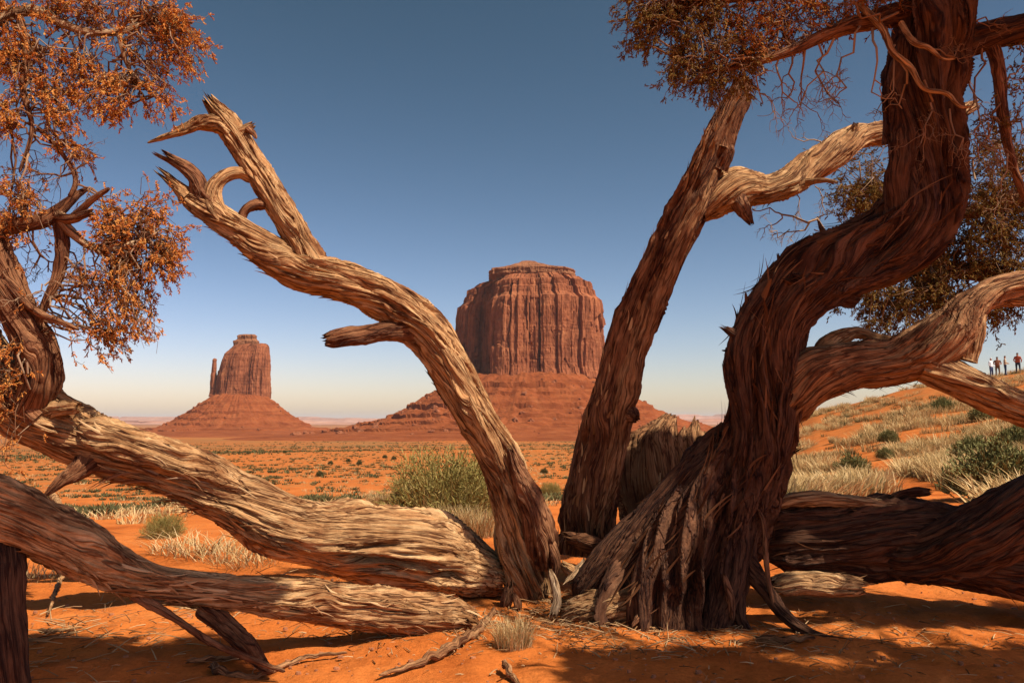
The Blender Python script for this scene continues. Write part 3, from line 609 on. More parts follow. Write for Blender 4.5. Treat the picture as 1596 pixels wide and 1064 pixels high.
limb('trunk_ridge', [(1128, 860, 4.06, 40), (1150, 770, 4.02, 52), (1158, 680, 4.0, 46), (1156, 590, 3.98, 50), (1172, 510, 3.96, 48), (1222, 440, 3.94, 46), (1290, 384, 3.94, 40), (1350, 356, 3.96, 24)], M['bark'], jr, 64, 0.0105, 1.4, 241, 0.2, 0.28, 0.05, 0.22, 0.1, start='round', end='round', gnarl=0.25)
limb('trunk_ridge', [(1180, 800, 4.02, 34), (1214, 690, 3.98, 46), (1222, 590, 3.94, 44), (1240, 500, 3.92, 52), (1296, 452, 3.9, 54), (1368, 424, 3.88, 48), (1430, 396, 3.86, 36), (1474, 340, 3.84, 26)], M['bark'], jr, 64, 0.0105, -1.2, 242, 0.2, 0.28, 0.05, 0.22, 0.1, start='round', end='round', gnarl=0.25)
limb('trunk_ridge', [(1350, 398, 3.86, 30), (1392, 350, 3.84, 44), (1404, 280, 3.82, 46), (1412, 200, 3.8, 44), (1404, 120, 3.8, 38), (1410, 50, 3.78, 28)], M['bark'], jr, 64, 0.0105, 1.0, 243, 0.2, 0.28, 0.05, 0.22, 0.1, start='round', end='round', gnarl=0.25)
limb('trunk_ridge', [(1060, 990, 4.02, 50), (1084, 900, 4.0, 60), (1128, 810, 4.0, 52), (1176, 730, 3.99, 40), (1190, 660, 3.98, 24)], M['bark'], jr, 72, 0.0105, 0.9, 244, 0.2, 0.28, 0.05, 0.2, 0.1, start='round', end='round', gnarl=0.2)
_, R1 = limb('limb', [(1186, 690, 4.12, 40), (1206, 640, 4.06, 84), (1262, 592, 3.97, 98), (1330, 570, 3.92, 88), (1395, 564, 3.88, 84), (1446, 544, 3.84, 98), (1486, 515, 3.82, 92), (1512, 480, 3.8, 58), (1550, 455, 3.8, 44), (1600, 442, 3.8, 40), (1680, 430, 3.8, 34), (1780, 380, 3.8, 22)], M['tan'], jr, 170, 0.0105, 1.5, 42, 0.13, 0.17, 0.05, 0.2, 0.08, end='round')
_, R2 = limb('limb', [(1440, 570, 3.84, 60), (1486, 588, 3.80, 62), (1536, 612, 3.76, 60), (1600, 640, 3.72, 56), (1690, 670, 3.7, 50)], M['pale'], jr, 100, 0.0105, 0.9, 43)
limb('branch', [(1500, 560, 3.82, 50), (1514, 520, 3.80, 44), (1524, 480, 3.80, 34), (1560, 468, 3.82, 26), (1610, 470, 3.84, 20)], M['pale'], jr, 72, 0.0105, 0.9, 44)
limb('branch', [(1270, 548, 4.02, 40), (1330, 518, 4.02, 22), (1380, 530, 4.0, 18), (1440, 534, 3.96, 16), (1490, 520, 3.95, 14)], M['pale'], jr, 48, 0.0105, 0.9, 45, start='round', end='round')
limb('broken_branch', [(1330, 460, 3.98, 44), (1290, 450, 3.92, 40), (1256, 442, 3.88, 30), (1236, 434, 3.86, 22)], M['bark'], jr, 60, 0.009, 0.9, 46, jl=1.3)
_, R3 = limb('root', [(1150, 680, 4.16, 60), (1098, 740, 4.14, 86), (1040, 800, 4.12, 96), (980, 862, 4.12, 96), (935, 912, 4.12, 84), (900, 950, 4.14, 54)], M['bark'], jr, 110, 0.0105, 0.6, 47, 0.1, 0.24, end='round')
_, R4 = limb('root', [(1060, 940, 4.08, 80), (1000, 938, 4.02, 78), (950, 945, 3.99, 66), (900, 952, 4.0, 46), (872, 958, 4.04, 20)], M['pale'], jr, 100, 0.009, 1.2, 48, 0.1, 0.2, end='round')
limb('root', [(1160, 770, 4.06, 60), (1142, 850, 4.02, 84), (1128, 920, 3.96, 76), (1112, 970, 3.9, 60), (1096, 1010, 3.84, 40)], M['bark'], jr, 60, 0.0105, 1, 49, end='round')
limb('root', [(1150, 860, 4.0, 50), (1195, 920, 3.92, 28), (1225, 960, 3.84, 24), (1270, 990, 3.74, 18), (1340, 1002, 3.68, 8)], M['bark'], jr, 48, 0.0105, 1, 50, end='round')
limb('root', [(1120, 870, 4.02, 44), (1150, 930, 3.92, 26), (1160, 975, 3.86, 20), (1200, 1010, 3.7, 8)], M['bark'], jr, 48, 0.0105, 1, 51, end='round')
limb('hanging_strip', [(1180, 790, 3.98, 6), (1190, 815, 3.93, 9), (1193, 860, 3.9, 10), (1198, 905, 3.88, 8), (1206, 945, 3.86, 6)], M['brown'], jr, 24, 0.01, 2, 52, end='round')
_, R5 = limb('limb', [(1440, 90, 3.86, 56), (1490, 70, 3.84, 54), (1545, 52, 3.8, 52), (1610, 38, 3.75, 50), (1720, 0, 3.6, 44), (1850, -80, 3.4, 34)], M['bark'], jr, 80, 0.0105, 1, 53, end='round')
limb('broken_branch', [(1395, 220, 3.9, 44), (1388, 180, 3.86, 26), (1380, 158, 3.84, 14)], M['bark'], jr, 44, 0.009, 1, 54)
shreds(jr, T0, 460, 0.02, 0.55, (-0.8, -0.2, 0), 0.8, (0.06, 0.24), 0.2, 0.0042, M['fibre'], 6)
shreds(jr, T0, 130, 0.4, 0.85, (-0.5, 0, 0.5), 0.5, (0.04, 0.16), 0.2, 0.0035, M['fibre'], 61)
shreds(jr, T0, 90, 0.18, 0.50, (-1, -0.15, 0.2), 2.2, (0.06, 0.16), 0.45, 0.011, M['fibre'], 62, 1)
shreds(jr, T0, 60, 0.04, 0.30, (0.9, -0.3, -0.1), 2.0, (0.05, 0.16), 0.4, 0.008, M['fibre'], 63, -1)
limb('broken_branch', [(1180, 535, 4.0, 30), (1156, 526, 3.97, 22), (1144, 520, 3.96, 18), (1132, 512, 3.95, 14)], M['bark'], jr, 36, 0.006, 1, 251, jl=2.0)
limb('splinter', [(1176, 510, 4.0, 16), (1166, 484, 3.99, 11), (1162, 456, 3.98, 4)], M['bark'], jr, 20, 0.006, 1, 252, jl=2.0)
limb('splinter', [(1146, 640, 4.02, 14), (1134, 602, 4.0, 9), (1127, 568, 3.99, 4)], M['bark'], jr, 20, 0.006, 1, 253, jl=2.0)
limb('splinter', [(1228, 450, 3.98, 18), (1218, 420, 3.97, 11), (1212, 396, 3.96, 5)], M['bark'], jr, 20, 0.006, 1, 254, jl=2.0)
limb('splinter', [(1150, 555, 4.0, 10), (1138, 548, 3.98, 7), (1126, 546, 3.97, 3)], M['bark'], jr, 20, 0.006, 1, 255, jl=2.0)
limb('splinter', [(1290, 372, 3.98, 16), (1280, 356, 3.97, 9), (1276, 344, 3.96, 4)], M['bark'], jr, 20, 0.006, 1, 256, jl=2.0)
shreds(jr, R1, 110, 0.0, 0.8, (0, 0, -1), 1.8, (0.03, 0.1), 0.5, 0.004, M['fibre'], 7)
shreds(jr, R3, 60, 0.0, 1, (0, -0.6, 0.2), 0.5, (0.05, 0.2), 0.12, 0.004, M['fibre'], 8)
shreds(jr, R4, 150, 0.1, 1, (0, -0.5, 0), 0.4, (0.03, 0.1), 0.16, 0.0022, None, 9)

# ---- left juniper whose trunk lies along the ground and then rises
jl_ = empty('juniper_tree', G(770, 930), 'golden leaved juniper at the left with its pale trunk lying from the centre upward', 'tree')
_, L0 = limb('trunk', [(782, 908, 4.42, 70), (750, 895, 4.40, 92), (690, 872, 4.36, 116), (610, 850, 4.3, 124), (520, 838, 4.24, 122), (430, 812, 4.18, 106), (340, 768, 4.12, 96), (260, 730, 4.06, 90), (175, 702, 4.0, 92), (100, 668, 3.94, 98), (50, 640, 3.9, 104), (0, 600, 3.86, 110), (-60, 540, 3.8, 110), (-90, 430, 3.76, 100), (-80, 300, 3.72, 90), (-100, 150, 3.7, 80), (-140, 0, 3.66, 60), (-200, -150, 3.6, 40)], M['pale'], jl_, 180, 0.0115, 1.0, 71, 0.13, 0.22, 0.06, 0.28, 0.10, end='round', start='jag', jl=0.3)
_, L1 = limb('bark_layer', [(120, 664, 3.86, 50), (190, 690, 3.9, 62), (260, 710, 3.95, 62), (320, 732, 4.0, 52), (362, 752, 4.03, 30), (385, 764, 4.05, 12)], M['pale'], jl_, 100, 0.01, 1.2, 72, 0.12, 0.24, end='jag', start='round', jl=1.6)
_, L2 = limb('limb', [(36, 640, 3.82, 60), (62, 600, 3.78, 66), (64, 560, 3.76, 66), (46, 520, 3.74, 64), (24, 480, 3.72, 62), (6, 430, 3.7, 58), (-14, 370, 3.68, 52), (-40, 300, 3.66, 46), (-50, 180, 3.64, 38), (-40, 90, 3.62, 30), (-10, 30, 3.6, 20)], M['brown'], jl_, 100, 0.0105, 1.6, 73, 0.12, 0.14, 0.05, 0.12, 0.05, end='round')
limb('branch_stub', [(70, 640, 3.84, 40), (100, 636, 3.8, 26), (124, 634, 3.77, 22)], M['pale'], jl_, 44, 0.008, 1, 74, jl=0.5)
limb('knot', [(150, 710, 3.92, 46), (120, 735, 3.86, 34), (96, 750, 3.82, 22), (72, 770, 3.8, 10)], M['brown'], jl_, 48, 0.009, 1, 75)
limb('limb', [(60, 650, 3.8, 40), (24, 620, 3.76, 38), (-10, 600, 3.72, 36), (-60, 590, 3.68, 34)], M['brown'], jl_, 48, 0.009, 1, 76, end='round')
shreds(jl_, L0, 170, 0.0, 0.6, (0, -0.5, -0.6), 1.0, (0.04, 0.14), 0.25, 0.006, None, 10)
shreds(jl_, L0, 60, 0.30, 0.40, (0, -0.4, -0.9), 2.0, (0.08, 0.2), 0.5, 0.007, M['twig'], 11, 1)
shreds(jl_, L1, 50, 0.0, 1, (0, -0.4, 0), 0.5, (0.04, 0.14), 0.25, 0.006, None, 12)

# ---- fallen logs
lgA = empty('fallen_log', G(700, 985), 'pale rough log on the red sand at the lower left, its far end in shade', 'log')
_, F0 = limb('log', [(742, 968, 3.95, 34), (712, 964, 3.86, 58), (650, 955, 3.7, 74), (560, 945, 3.56, 74), (450, 932, 3.42, 66), (350, 922, 3.32, 60), (250, 910, 3.24, 60), (180, 890, 3.18, 66), (110, 850, 3.12, 82), (50, 818, 3.08, 92), (-20, 785, 3.04, 98), (-120, 740, 3.0, 100)], M['pale'], lgA, 170, 0.0095, 0.7, 81, 0.12, 0.2, 0.07, 0.22, 0.11, start='round', end='open')
limb('prop_branch', [(318, 948, 3.32, 40), (352, 975, 3.28, 36), (384, 1005, 3.22, 32), (405, 1030, 3.18, 24), (425, 1048, 3.12, 12)], M['brown'], lgA, 48, 0.008, 1, 82, end='round')
limb('thin_branch', [(210, 926, 3.2, 24), (270, 962, 3.18, 14), (330, 1000, 3.14, 12), (400, 1030, 3.1, 10), (445, 1046, 3.08, 6)], M['brown'], lgA, 28, 0.008, 1, 83, end='round')
limb('upright_stump', [(6, 830, 3.1, 50), (8, 880, 3.02, 62), (6, 960, 2.95, 68), (8, 1040, 2.9, 74), (8, 1110, 2.9, 84)], M['bark'], lgA, 72, 0.01, 1, 84, end='open', start='round')
shreds(lgA, F0, 330, 0.02, 0.8, (0, -0.4, -0.5), 0.7, (0.03, 0.12), 0.3, 0.005, None, 13)
lgB = empty('fallen_log', G(1400, 920), 'thick shaded log lying behind the dark trunk at the lower right', 'log')
_, F1 = limb('log', [(1165, 850, 4.3, 100), (1220, 836, 4.26, 126), (1300, 838, 4.22, 132), (1390, 838, 4.18, 136), (1470, 850, 4.14, 138), (1560, 868, 4.1, 140), (1680, 880, 4.06, 140), (1820, 890, 4.0, 130)], M['bark'], lgB, 130, 0.012, 0.8, 91, 0.12, 0.2, 0.05, 0.2, 0.1, start='round', end='round')
_, F2 = limb('buttress', [(1330, 850, 4.2, 60), (1420, 866, 4.06, 92), (1510, 842, 3.95, 108), (1590, 800, 3.86, 110), (1700, 740, 3.8, 100), (1800, 690, 3.76, 80)], M['bark'], lgB, 110, 0.012, 0.8, 92, 0.12, 0.2, start='round', end='round')
limb('peeled_ridge', [(1196, 786, 4.12, 20), (1260, 776, 4.12, 28), (1330, 782, 4.12, 24), (1400, 790, 4.1, 16), (1440, 792, 4.1, 8)], M['pale'], lgB, 40, 0.01, 0.8, 93, start='jag', end='round')
limb('knot', [(1385, 778, 4.16, 16), (1420, 768, 4.14, 18), (1448, 766, 4.12, 16)], M['bark'], lgB, 36, 0.008, 0.8, 94, start='round')
shreds(lgB, F1, 120, 0.0, 0.7, (0, -0.5, 0.2), 0.5, (0.04, 0.16), 0.25, 0.004, M['fibre'], 14)
lgC = empty('fallen_log', G(1280, 945), 'short lit piece of rotten log under the thick shaded log', 'log')
_, F3 = limb('log', [(1204, 912, 3.95, 36), (1240, 908, 3.94, 42), (1290, 912, 3.93, 42), (1342, 914, 3.92, 36)], M['pale'], lgC, 70, 0.009, 0.8, 95, start='jag', end='jag', jl=0.6)
shreds(lgC, F3, 60, 0.0, 1, (0, -0.5, 0), 0.5, (0.03, 0.08), 0.25, 0.003, None, 15)
st = empty('stump', G(1040, 830), 'wide weathered brown stump with vertical grain between the right dead trunk and the dark trunk', 'stump')
_, S0 = limb('bole', [(1066, 850, 4.95, 215), (1064, 800, 4.95, 222), (1062, 750, 4.95, 224), (1066, 712, 4.98, 216), (1070, 692, 5.0, 204), (1074, 678, 5.02, 190)], M['tan'], st, 190, 0.009, 0.9, 101, 0.12, 0.16, 0.06, 0.25, 0.06, end='jag', jl=0.22, squash=((0, 1, 0), 0.5), nfl=18)
shreds(st, S0, 50, 0.1, 0.7, (-0.2, -0.8, 0), 0.8, (0.06, 0.16), 0.12, 0.007, M['litter'], 16)

# ---- loose pieces round the foot of the trees
def chunk(pts, label, mat='pale', seed=110, name='wood_fragment', nu=32, jl=1.2, cat='wood'):
    o, _ = limb(name, pts, M[mat], None, nu, 0.008, 1.5, seed, 0.15, 0.22, 0.05, 0.25, 0.08, end='jag', start='jag', jl=jl)
    me = o.data; v0 = np.zeros(len(me.vertices) * 3, np.float32); me.vertices.foreach_get('co', v0); v0 = v0.reshape(-1, 3)
    b = v0.mean(0); b[2] = v0[:, 2].min(); me.vertices.foreach_set('co', (v0 - b).ravel()); me.update(); o.location = b.tolist()
    return tag(o, label, cat, 'loose wood round the trunks')
chunk([(862, 958, 3.98, 18), (868, 938, 4.02, 16), (866, 915, 4.06, 14), (858, 890, 4.1, 10)], 'bright upright sliver of wood at the foot of the left leaning trunk', 'bleached', 111)
chunk([(890, 905, 4.2, 26), (905, 888, 4.22, 20), (912, 872, 4.24, 10)], 'pale crumpled wood chip between the two leaning trunks', 'bleached', 112)
chunk([(878, 880, 4.25, 16), (894, 893, 4.22, 20), (908, 908, 4.2, 12)], 'small curled wood chip lying beside the crumpled chip', 'pale', 113)
chunk([(885, 838, 4.42, 26), (915, 846, 4.4, 34), (950, 856, 4.38, 24)], 'dark broken wedge of wood at the foot of the right leaning trunk', 'brown', 114)
chunk([(862, 905, 4.2, 10), (868, 878, 4.2, 16), (860, 850, 4.22, 18), (850, 826, 4.24, 10)], 'upright splinter leaning on the right side of the left trunk', 'brown', 115)
chunk([(785, 950, 4.2, 20), (790, 932, 4.2, 22), (793, 912, 4.22, 16)], 'short upright peg of wood at the end of the lying trunk', 'brown', 116)
chunk([(808, 952, 4.15, 14), (806, 938, 4.16, 15), (800, 925, 4.18, 9)], 'tiny stub of wood left of the leaning trunk foot', 'brown', 117)
chunk([(1128, 895, 3.86, 10), (1138, 930, 3.84, 14), (1142, 965, 3.83, 8)], 'dark hanging splinter under the thick trunk', 'brown', 118)
chunk([(1018, 930, 3.9, 10), (1000, 955, 3.84, 12), (985, 975, 3.8, 6)], 'thin dark splinter on the fibrous root', 'brown', 119)

def stick(pxs, label, mat='litter', tint=0.6, name='stick', grp='sticks on the sand'):
    pts = []
    for (a, b, lift, wd) in pxs:
        g = G(a, b); g[2] += lift; pts.append([*g, wd * 0.5 / F * g[1]])
    o, inf = limb(name, pts, M['tan' if tint < 0.75 else 'pale'], None, 18, 0.009, 3.0, int(pxs[0][0]) + 300, 0.2, 0.3, 0.06, 0.25, 0.1, end='jag', start='jag', jl=1.5, px=False, gnarl=0.9)
    me = o.data; v0 = np.zeros(len(me.vertices) * 3, np.float32); me.vertices.foreach_get('co', v0); v0 = v0.reshape(-1, 3); o0 = inf['c'][0].astype(np.float32)
    me.vertices.foreach_set('co', (v0 - o0).ravel()); me.update(); o.location = o0.tolist(); return tag(o, label, 'stick', grp)
stick([(592, 1056, 0.01, 5), (650, 1040, 0.012, 10), (700, 1016, 0.02, 13), (740, 995, 0.03, 12), (772, 966, 0.05, 7)], 'long curved brown stick on the sand below the pale logs', 'twig', 0.7)
stick([(786, 1044, 0.03, 10), (798, 1060, 0.01, 9), (815, 1075, 0.005, 4)], 'short dark stick at the bottom edge under the centre', 'twig', 0.6)
stick([(330, 1046, 0.02, 14), (350, 1056, 0.02, 12), (400, 1058, 0.01, 8), (470, 1030, 0.01, 7), (540, 1020, 0.01, 4)], 'forked pale stick on the shaded sand at the bottom left', 'litter', 0.6)
stick([(292, 1038, 0.02, 6), (330, 1034, 0.02, 9), (380, 1030, 0.015, 5)], 'short pale stick beside the leg of the lower log', 'litter', 0.6)
stick([(75, 960, 0.01, 4), (90, 932, 0.08, 6), (104, 918, 0.12, 5), (114, 900, 0.18, 3)], 'thin pale twig standing in the sand at the left', 'litter', 0.85)
stick([(60, 985, 0.01, 5), (90, 990, 0.02, 6), (128, 984, 0.02, 3)], 'pale twig lying on the sand near the left edge', 'litter', 0.9)
stick([(30, 1000, 0.01, 4), (70, 1004, 0.02, 5), (120, 992, 0.02, 3)], 'second pale twig lying nearer than the first at the left edge', 'litter', 0.8)
stick([(78, 770, 0.15, 6), (88, 785, 0.1, 7), (96, 800, 0.05, 4)], 'thin bleached twig standing behind the shaded log end', 'litter', 1.0)
stick([(1180, 1000, 0.01, 10), (1230, 1004, 0.02, 9), (1270, 1000, 0.02, 5)], 'short stick crossing the sunlit sand in front of the dark trunk', 'litter', 0.5)

# ------------------------------------------------------------------ foliage
def fingers(acc, pos, dirs, size, n=7, seed=0, thick=0.003):
    """scale leaved sprigs: each is n short tapering cords along an axis"""
    rg = np.random.default_rng(seed); m = len(pos)
    if not m: return
    pos = np.repeat(pos, n, 0); dr = np.repeat(dirs, n, 0); k = m * n
    tt = np.tile(np.linspace(0, 1, n), m); sz = np.repeat(size * rg.uniform(0.7, 1.35, m), n)
    base = pos + dr * (tt * sz * 1.3)[:, None]
    d = dr + rg.normal(size=(k, 3)) * 0.5; d /= np.linalg.norm(d, axis=1)[:, None]
    ln = sz * rg.uniform(0.45, 1.0, k); r = thick * rg.uniform(0.8, 1.5, k)
    a = np.cross(d, rg.normal(size=(k, 3))); a /= np.linalg.norm(a, axis=1)[:, None] + 1e-9; b = np.cross(d, a)
    V = np.zeros((k, 5, 3)); V[:, 0] = base; V[:, 4] = base + d * ln[:, None]
    mid = base + d * (ln * 0.45)[:, None]
    for i in range(3):
        an = i * 2.0944; V[:, 1 + i] = mid + (a * math.cos(an) + b * math.sin(an)) * r[:, None]
    o = np.arange(k)[:, None, None] * 5
    T = (np.array([[0, 2, 1], [0, 3, 2], [0, 1, 3], [4, 1, 2], [4, 2, 3], [4, 3, 1]])[None] + o).reshape(-1, 3)
    tint = np.repeat(np.clip(np.repeat(rg.random(m), n) * 0.75 + rg.random(k) * 0.3, 0, 1), 5)
    acc.add(V.reshape(-1, 3), None, T, tint)

def wav(a, b, n, amp, rg, droop=0.0):
    t = np.linspace(0, 1, n)[:, None]; p = a + (b - a) * t; L = np.linalg.norm(b - a)
    w = np.cumsum(rg.normal(size=(n, 3)), 0); w = w - w[0] - (w[-1] - w[0]) * t
    p = p + w * amp * L / math.sqrt(n); p[:, 2] += droop * L * (np.sin(t[:, 0] * math.pi)); return p

def clump(tw, lf, anchor, centre, rad, nsub, ntw, nsp, size, rg, r0=0.006, hang=0.3, thick=0.003, nf=7, sag=0.0, twl=0.13):
    """drooping sprays: wandering side branches that end in feathery fronds of scale leaved sprigs"""
    anchor = np.asarray(anchor); centre = np.asarray(centre); rad = np.asarray(rad)
    ps, dsv = [], []
    for i in range(nsub):
        v = rg.normal(size=3); v = v / np.linalg.norm(v) * rg.random() ** 0.5 * 1.12; tip = centre + v * rad
        st0 = anchor[rg.integers(len(anchor))] if anchor.ndim == 2 else anchor
        p = wav(st0, tip, 8, 0.3, rg, 0.10); tw.tube(p, np.linspace(r0, r0 * 0.35, 8), 4, float(rg.uniform(0.1, 0.9)))
        ax = (p[-1] - p[-4]); ax = ax / (np.linalg.norm(ax) + 1e-6); full = rg.random() < 0.85
        for j in range(ntw):
            k = rg.integers(4, 8); s0 = p[k]; v = rg.normal(size=3) * 0.55 + ax * 0.8 + np.array([0, 0, -hang * 1.4])
            v /= np.linalg.norm(v); q = wav(s0, s0 + v * twl * rg.uniform(0.4, 1.35), 5, 0.35, rg); tw.tube(q, np.linspace(r0 * 0.35, 0.001, 5), 3, float(rg.uniform(0, 0.8)))
            if not full and rg.random() < 0.8: continue
            for l in range(nsp):
                f = rg.uniform(0.8, 3.99); ii = int(f); pos = q[ii] + (q[ii + 1] - q[ii]) * (f - ii)
                dv = v * 0.9 + rg.normal(size=3) * 0.45 + np.array([0, 0, -0.25 * hang]); ps.append(pos); dsv.append(dv / np.linalg.norm(dv))
    fingers(lf, np.array(ps), np.array(dsv), size, nf, int(rg.integers(1e6)), thick)

def deadtwig(acc, p0, v, L, r, depth, rg, hang=0.2, tint=0.5):
    n = 6; p1 = p0 + v * L; p = wav(p0, p1, n, 0.25, rg); p[:, 2] -= hang * L * np.linspace(0, 1, n) ** 2
    acc.tube(p, np.linspace(r, r * 0.5, n), 5 if r > 0.004 else 3, tint)
    if depth == 0: return
    for i in range(rg.integers(2, 5)):
        k = rg.integers(2, n); w = v + rg.normal(size=3) * 0.75; w /= np.linalg.norm(w)
        deadtwig(acc, p[k], w, L * rg.uniform(0.35, 0.7), r * 0.55, depth - 1, rg, hang, tint)

def bough(parent, pts, mat, seed, nu=30, **kw):
    o, inf = limb('bough', pts, M[mat], parent, nu, 0.014, 1.5, seed, 0.12, 0.16, 0.04, 0.12, 0.06, end='round', **kw); return inf['c']

def clump_px(tw, lf, anch, px, py, d, rx, ry, rd, nsub, ntw, nsp, rg, size=0.022, **kw):
    c = P(px, py, d); a = anch[np.argsort(np.linalg.norm(anch - c, axis=1))[:max(4, len(anch) // 8)]]
    clump(tw, lf, a, c, (rx * d / F, rd, ry * d / F), nsub, ntw, nsp, size, rg, **kw)

rg = np.random.default_rng(99)
# left crown
b1 = bough(jl_, [(-45, 60, 3.62, 22), (10, 24, 3.7, 20), (60, 18, 3.74, 17), (100, 38, 3.76, 15), (140, 50, 3.78, 13), (185, 50, 3.8, 12), (225, 36, 3.84, 9), (262, 26, 3.88, 6)], 'bleached', 201)
b2 = bough(jl_, [(-30, 360, 3.68, 36), (20, 352, 3.7, 32), (70, 342, 3.72, 28), (95, 325, 3.74, 22), (120, 304, 3.76, 14), (140, 292, 3.78, 6)], 'brown', 202)
b3 = bough(jl_, [(90, 332, 3.73, 20), (100, 350, 3.72, 18), (118, 368, 3.72, 16), (140, 384, 3.74, 13), (175, 388, 3.78, 11), (210, 376, 3.82, 8), (240, 360, 3.86, 5)], 'bleached', 203)
b4 = bough(jl_, [(92, 345, 3.74, 24), (98, 385, 3.74, 24), (90, 430, 3.73, 20), (72, 470, 3.72, 15), (50, 520, 3.72, 13), (30, 560, 3.72, 10)], 'brown', 204)
limb('broken_branch', [(112, 340, 3.72, 16), (132, 322, 3.7, 13), (150, 306, 3.68, 11), (170, 294, 3.66, 7)], M['brown'], jl_, 28, 0.009, 1, 205)
limb('broken_branch', [(36, 470, 3.7, 12), (60, 488, 3.68, 14), (90, 500, 3.66, 11), (122, 513, 3.64, 6)], M['brown'], jl_, 28, 0.009, 1, 206)
limb('broken_branch', [(90, 340, 3.74, 24), (110, 342, 3.7, 18), (142, 330, 3.66, 12)], M['brown'], jl_, 28, 0.009, 1, 212)
b5 = bough(jl_, [(185, 52, 3.8, 10), (192, 80, 3.8, 9), (200, 105, 3.82, 6), (222, 130, 3.84, 5), (250, 160, 3.86, 3)], 'bleached', 207)
b6 = bough(jl_, [(30, 26, 3.7, 14), (42, 80, 3.7, 14), (36, 140, 3.68, 11), (50, 200, 3.68, 8), (30, 270, 3.66, 6)], 'brown', 208)
b7 = bough(jl_, [(-20, 420, 3.68, 26), (14, 440, 3.66, 22), (30, 460, 3.66, 18), (52, 484, 3.66, 14)], 'brown', 209)
b8 = bough(jl_, [(60, 200, 3.7, 8), (85, 225, 3.72, 8), (112, 262, 3.74, 8), (118, 285, 3.74, 9), (108, 310, 3.74, 9)], 'brown', 210)
tw, lf = Acc(), Acc(); al = np.concatenate([b1, b5, b6])
for px, py, d, rx, ry, ns in [(20, 30, 3.7, 50, 50, 9), (90, 10, 3.78, 50, 30, 8), (160, 8, 3.82, 50, 30, 8), (235, 20, 3.86, 50, 30, 10), (285, 40, 3.88, 32, 40, 9), (280, 85, 3.88, 25, 36, 7), (246, 90, 3.86, 25, 30, 4), (60, 80, 3.72, 50, 36, 9), (120, 96, 3.76, 46, 36, 9), (30, 120, 3.7, 40, 40, 8), (90, 140, 3.74, 50, 36, 9), (160, 140, 3.78, 40, 40, 9), (175, 168, 3.8, 30, 26, 5), (208, 120, 3.82, 30, 26, 4), (250, 150, 3.86, 26, 24, 4), (10, 185, 3.68, 30, 40, 6), (115, 190, 3.76, 36, 30, 5), (128, 228, 3.76, 28, 28, 4), (200, 75, 3.84, 30, 20, 3), (-60, 60, 3.7, 60, 80, 8), (300, 50, 3.88, 16, 22, 4)]:
    clump_px(tw, lf, al, px, py, d, rx, ry, 0.13, int(ns * 1.35), 6, 4, rg, 0.019, thick=0.0026, nf=9, twl=0.11, hang=0.5)
tw.build('twigs', M['twig'], jl_, 'stuff'); lf.build('foliage', M['leaf_gold'], jl_, 'stuff', False)
tw, lf = Acc(), Acc(); al = np.concatenate([b2, b3, b4])
for px, py, d, rx, ry, ns in [(190, 330, 3.82, 40, 24, 7), (235, 320, 3.86, 26, 22, 7), (262, 375, 3.88, 28, 38, 8), (225, 365, 3.86, 44, 30, 7), (180, 360, 3.8, 30, 30, 6), (255, 410, 3.88, 28, 22, 7), (195, 415, 3.82, 44, 26, 9), (165, 445, 3.8, 30, 22, 6), (215, 455, 3.84, 28, 26, 7), (225, 490, 3.84, 16, 30, 5), (175, 495, 3.82, 36, 20, 6), (165, 525, 3.8, 24, 18, 5), (205, 515, 3.83, 28, 16, 4), (120, 430, 3.76, 30, 26, 3), (40, 330, 3.7, 40, 30, 6), (20, 300, 3.68, 30, 30, 4), (-30, 330, 3.68, 40, 40, 5)]:
    clump_px(tw, lf, al, px, py, d, rx, ry, 0.11, int(ns * 1.35), 6, 4, rg, 0.019, thick=0.0026, nf=9, twl=0.11, hang=0.5)
tw.build('twigs', M['twig'], jl_, 'stuff'); lf.build('foliage', M['leaf_gold'], jl_, 'stuff', False)
tw, lf = Acc(), Acc(); al = np.concatenate([b7, b4, b2])
for px, py, d, rx, ry, ns in [(10, 400, 3.68, 26, 26, 4), (15, 540, 3.66, 30, 50, 5), (20, 600, 3.68, 30, 30, 5), (10, 680, 3.66, 26, 34, 6), (30, 470, 3.66, 20, 20, 3)]:
    clump_px(tw, lf, al, px, py, d, rx, ry, 0.08, ns, 4, 3, rg)
tw.build('twigs', M['twig'], jl_, 'stuff'); lf.build('foliage', M['leaf_gold'], jl_, 'stuff', False)
tw = Acc()
for (px, py, d, vx, vz, L, dp) in [(40, 160, 3.68, -0.1, -1, 0.25, 3), (70, 150, 3.7, 0.2, -1, 0.3, 3), (20, 220, 3.68, 0.1, -1, 0.3, 3), (45, 240, 3.68, 0.1, -1, 0.22, 2), (100, 205, 3.74, 0.4, -1, 0.2, 3), (112, 270, 3.74, -0.8, 0.2, 0.2, 3), (112, 262, 3.74, 0.7, 0.4, 0.14, 2), (118, 290, 3.74, 0.9, -0.2, 0.14, 2), (60, 345, 3.7, 0.1, -1, 0.2, 3), (130, 380, 3.74, 0.1, -1, 0.2, 3), (90, 420, 3.73, -0.6, -0.6, 0.16, 2), (95, 400, 3.73, 0.7, -0.6, 0.18, 3), (200, 50, 3.8, 0.6, -0.6, 0.2, 3), (150, 50, 3.78, 0.1, -1, 0.15, 2), (100, 40, 3.76, 0.3, 1, 0.2, 3), (20, 300, 3.67, 0.2, -1, 0.3, 3), (5, 180, 3.66, 0.1, -1, 0.35, 3), (70, 500, 3.66, 0.9, -0.2, 0.1, 2)]:
    deadtwig(tw, P(px, py, d), np.array([vx, rg.normal() * 0.3, vz]) / math.hypot(vx, vz), L, 0.006, dp, rg, 0.15, float(rg.uniform(0.2, 0.8)))
tw.build('bare_twigs', M['twig'], jl_, 'stuff')
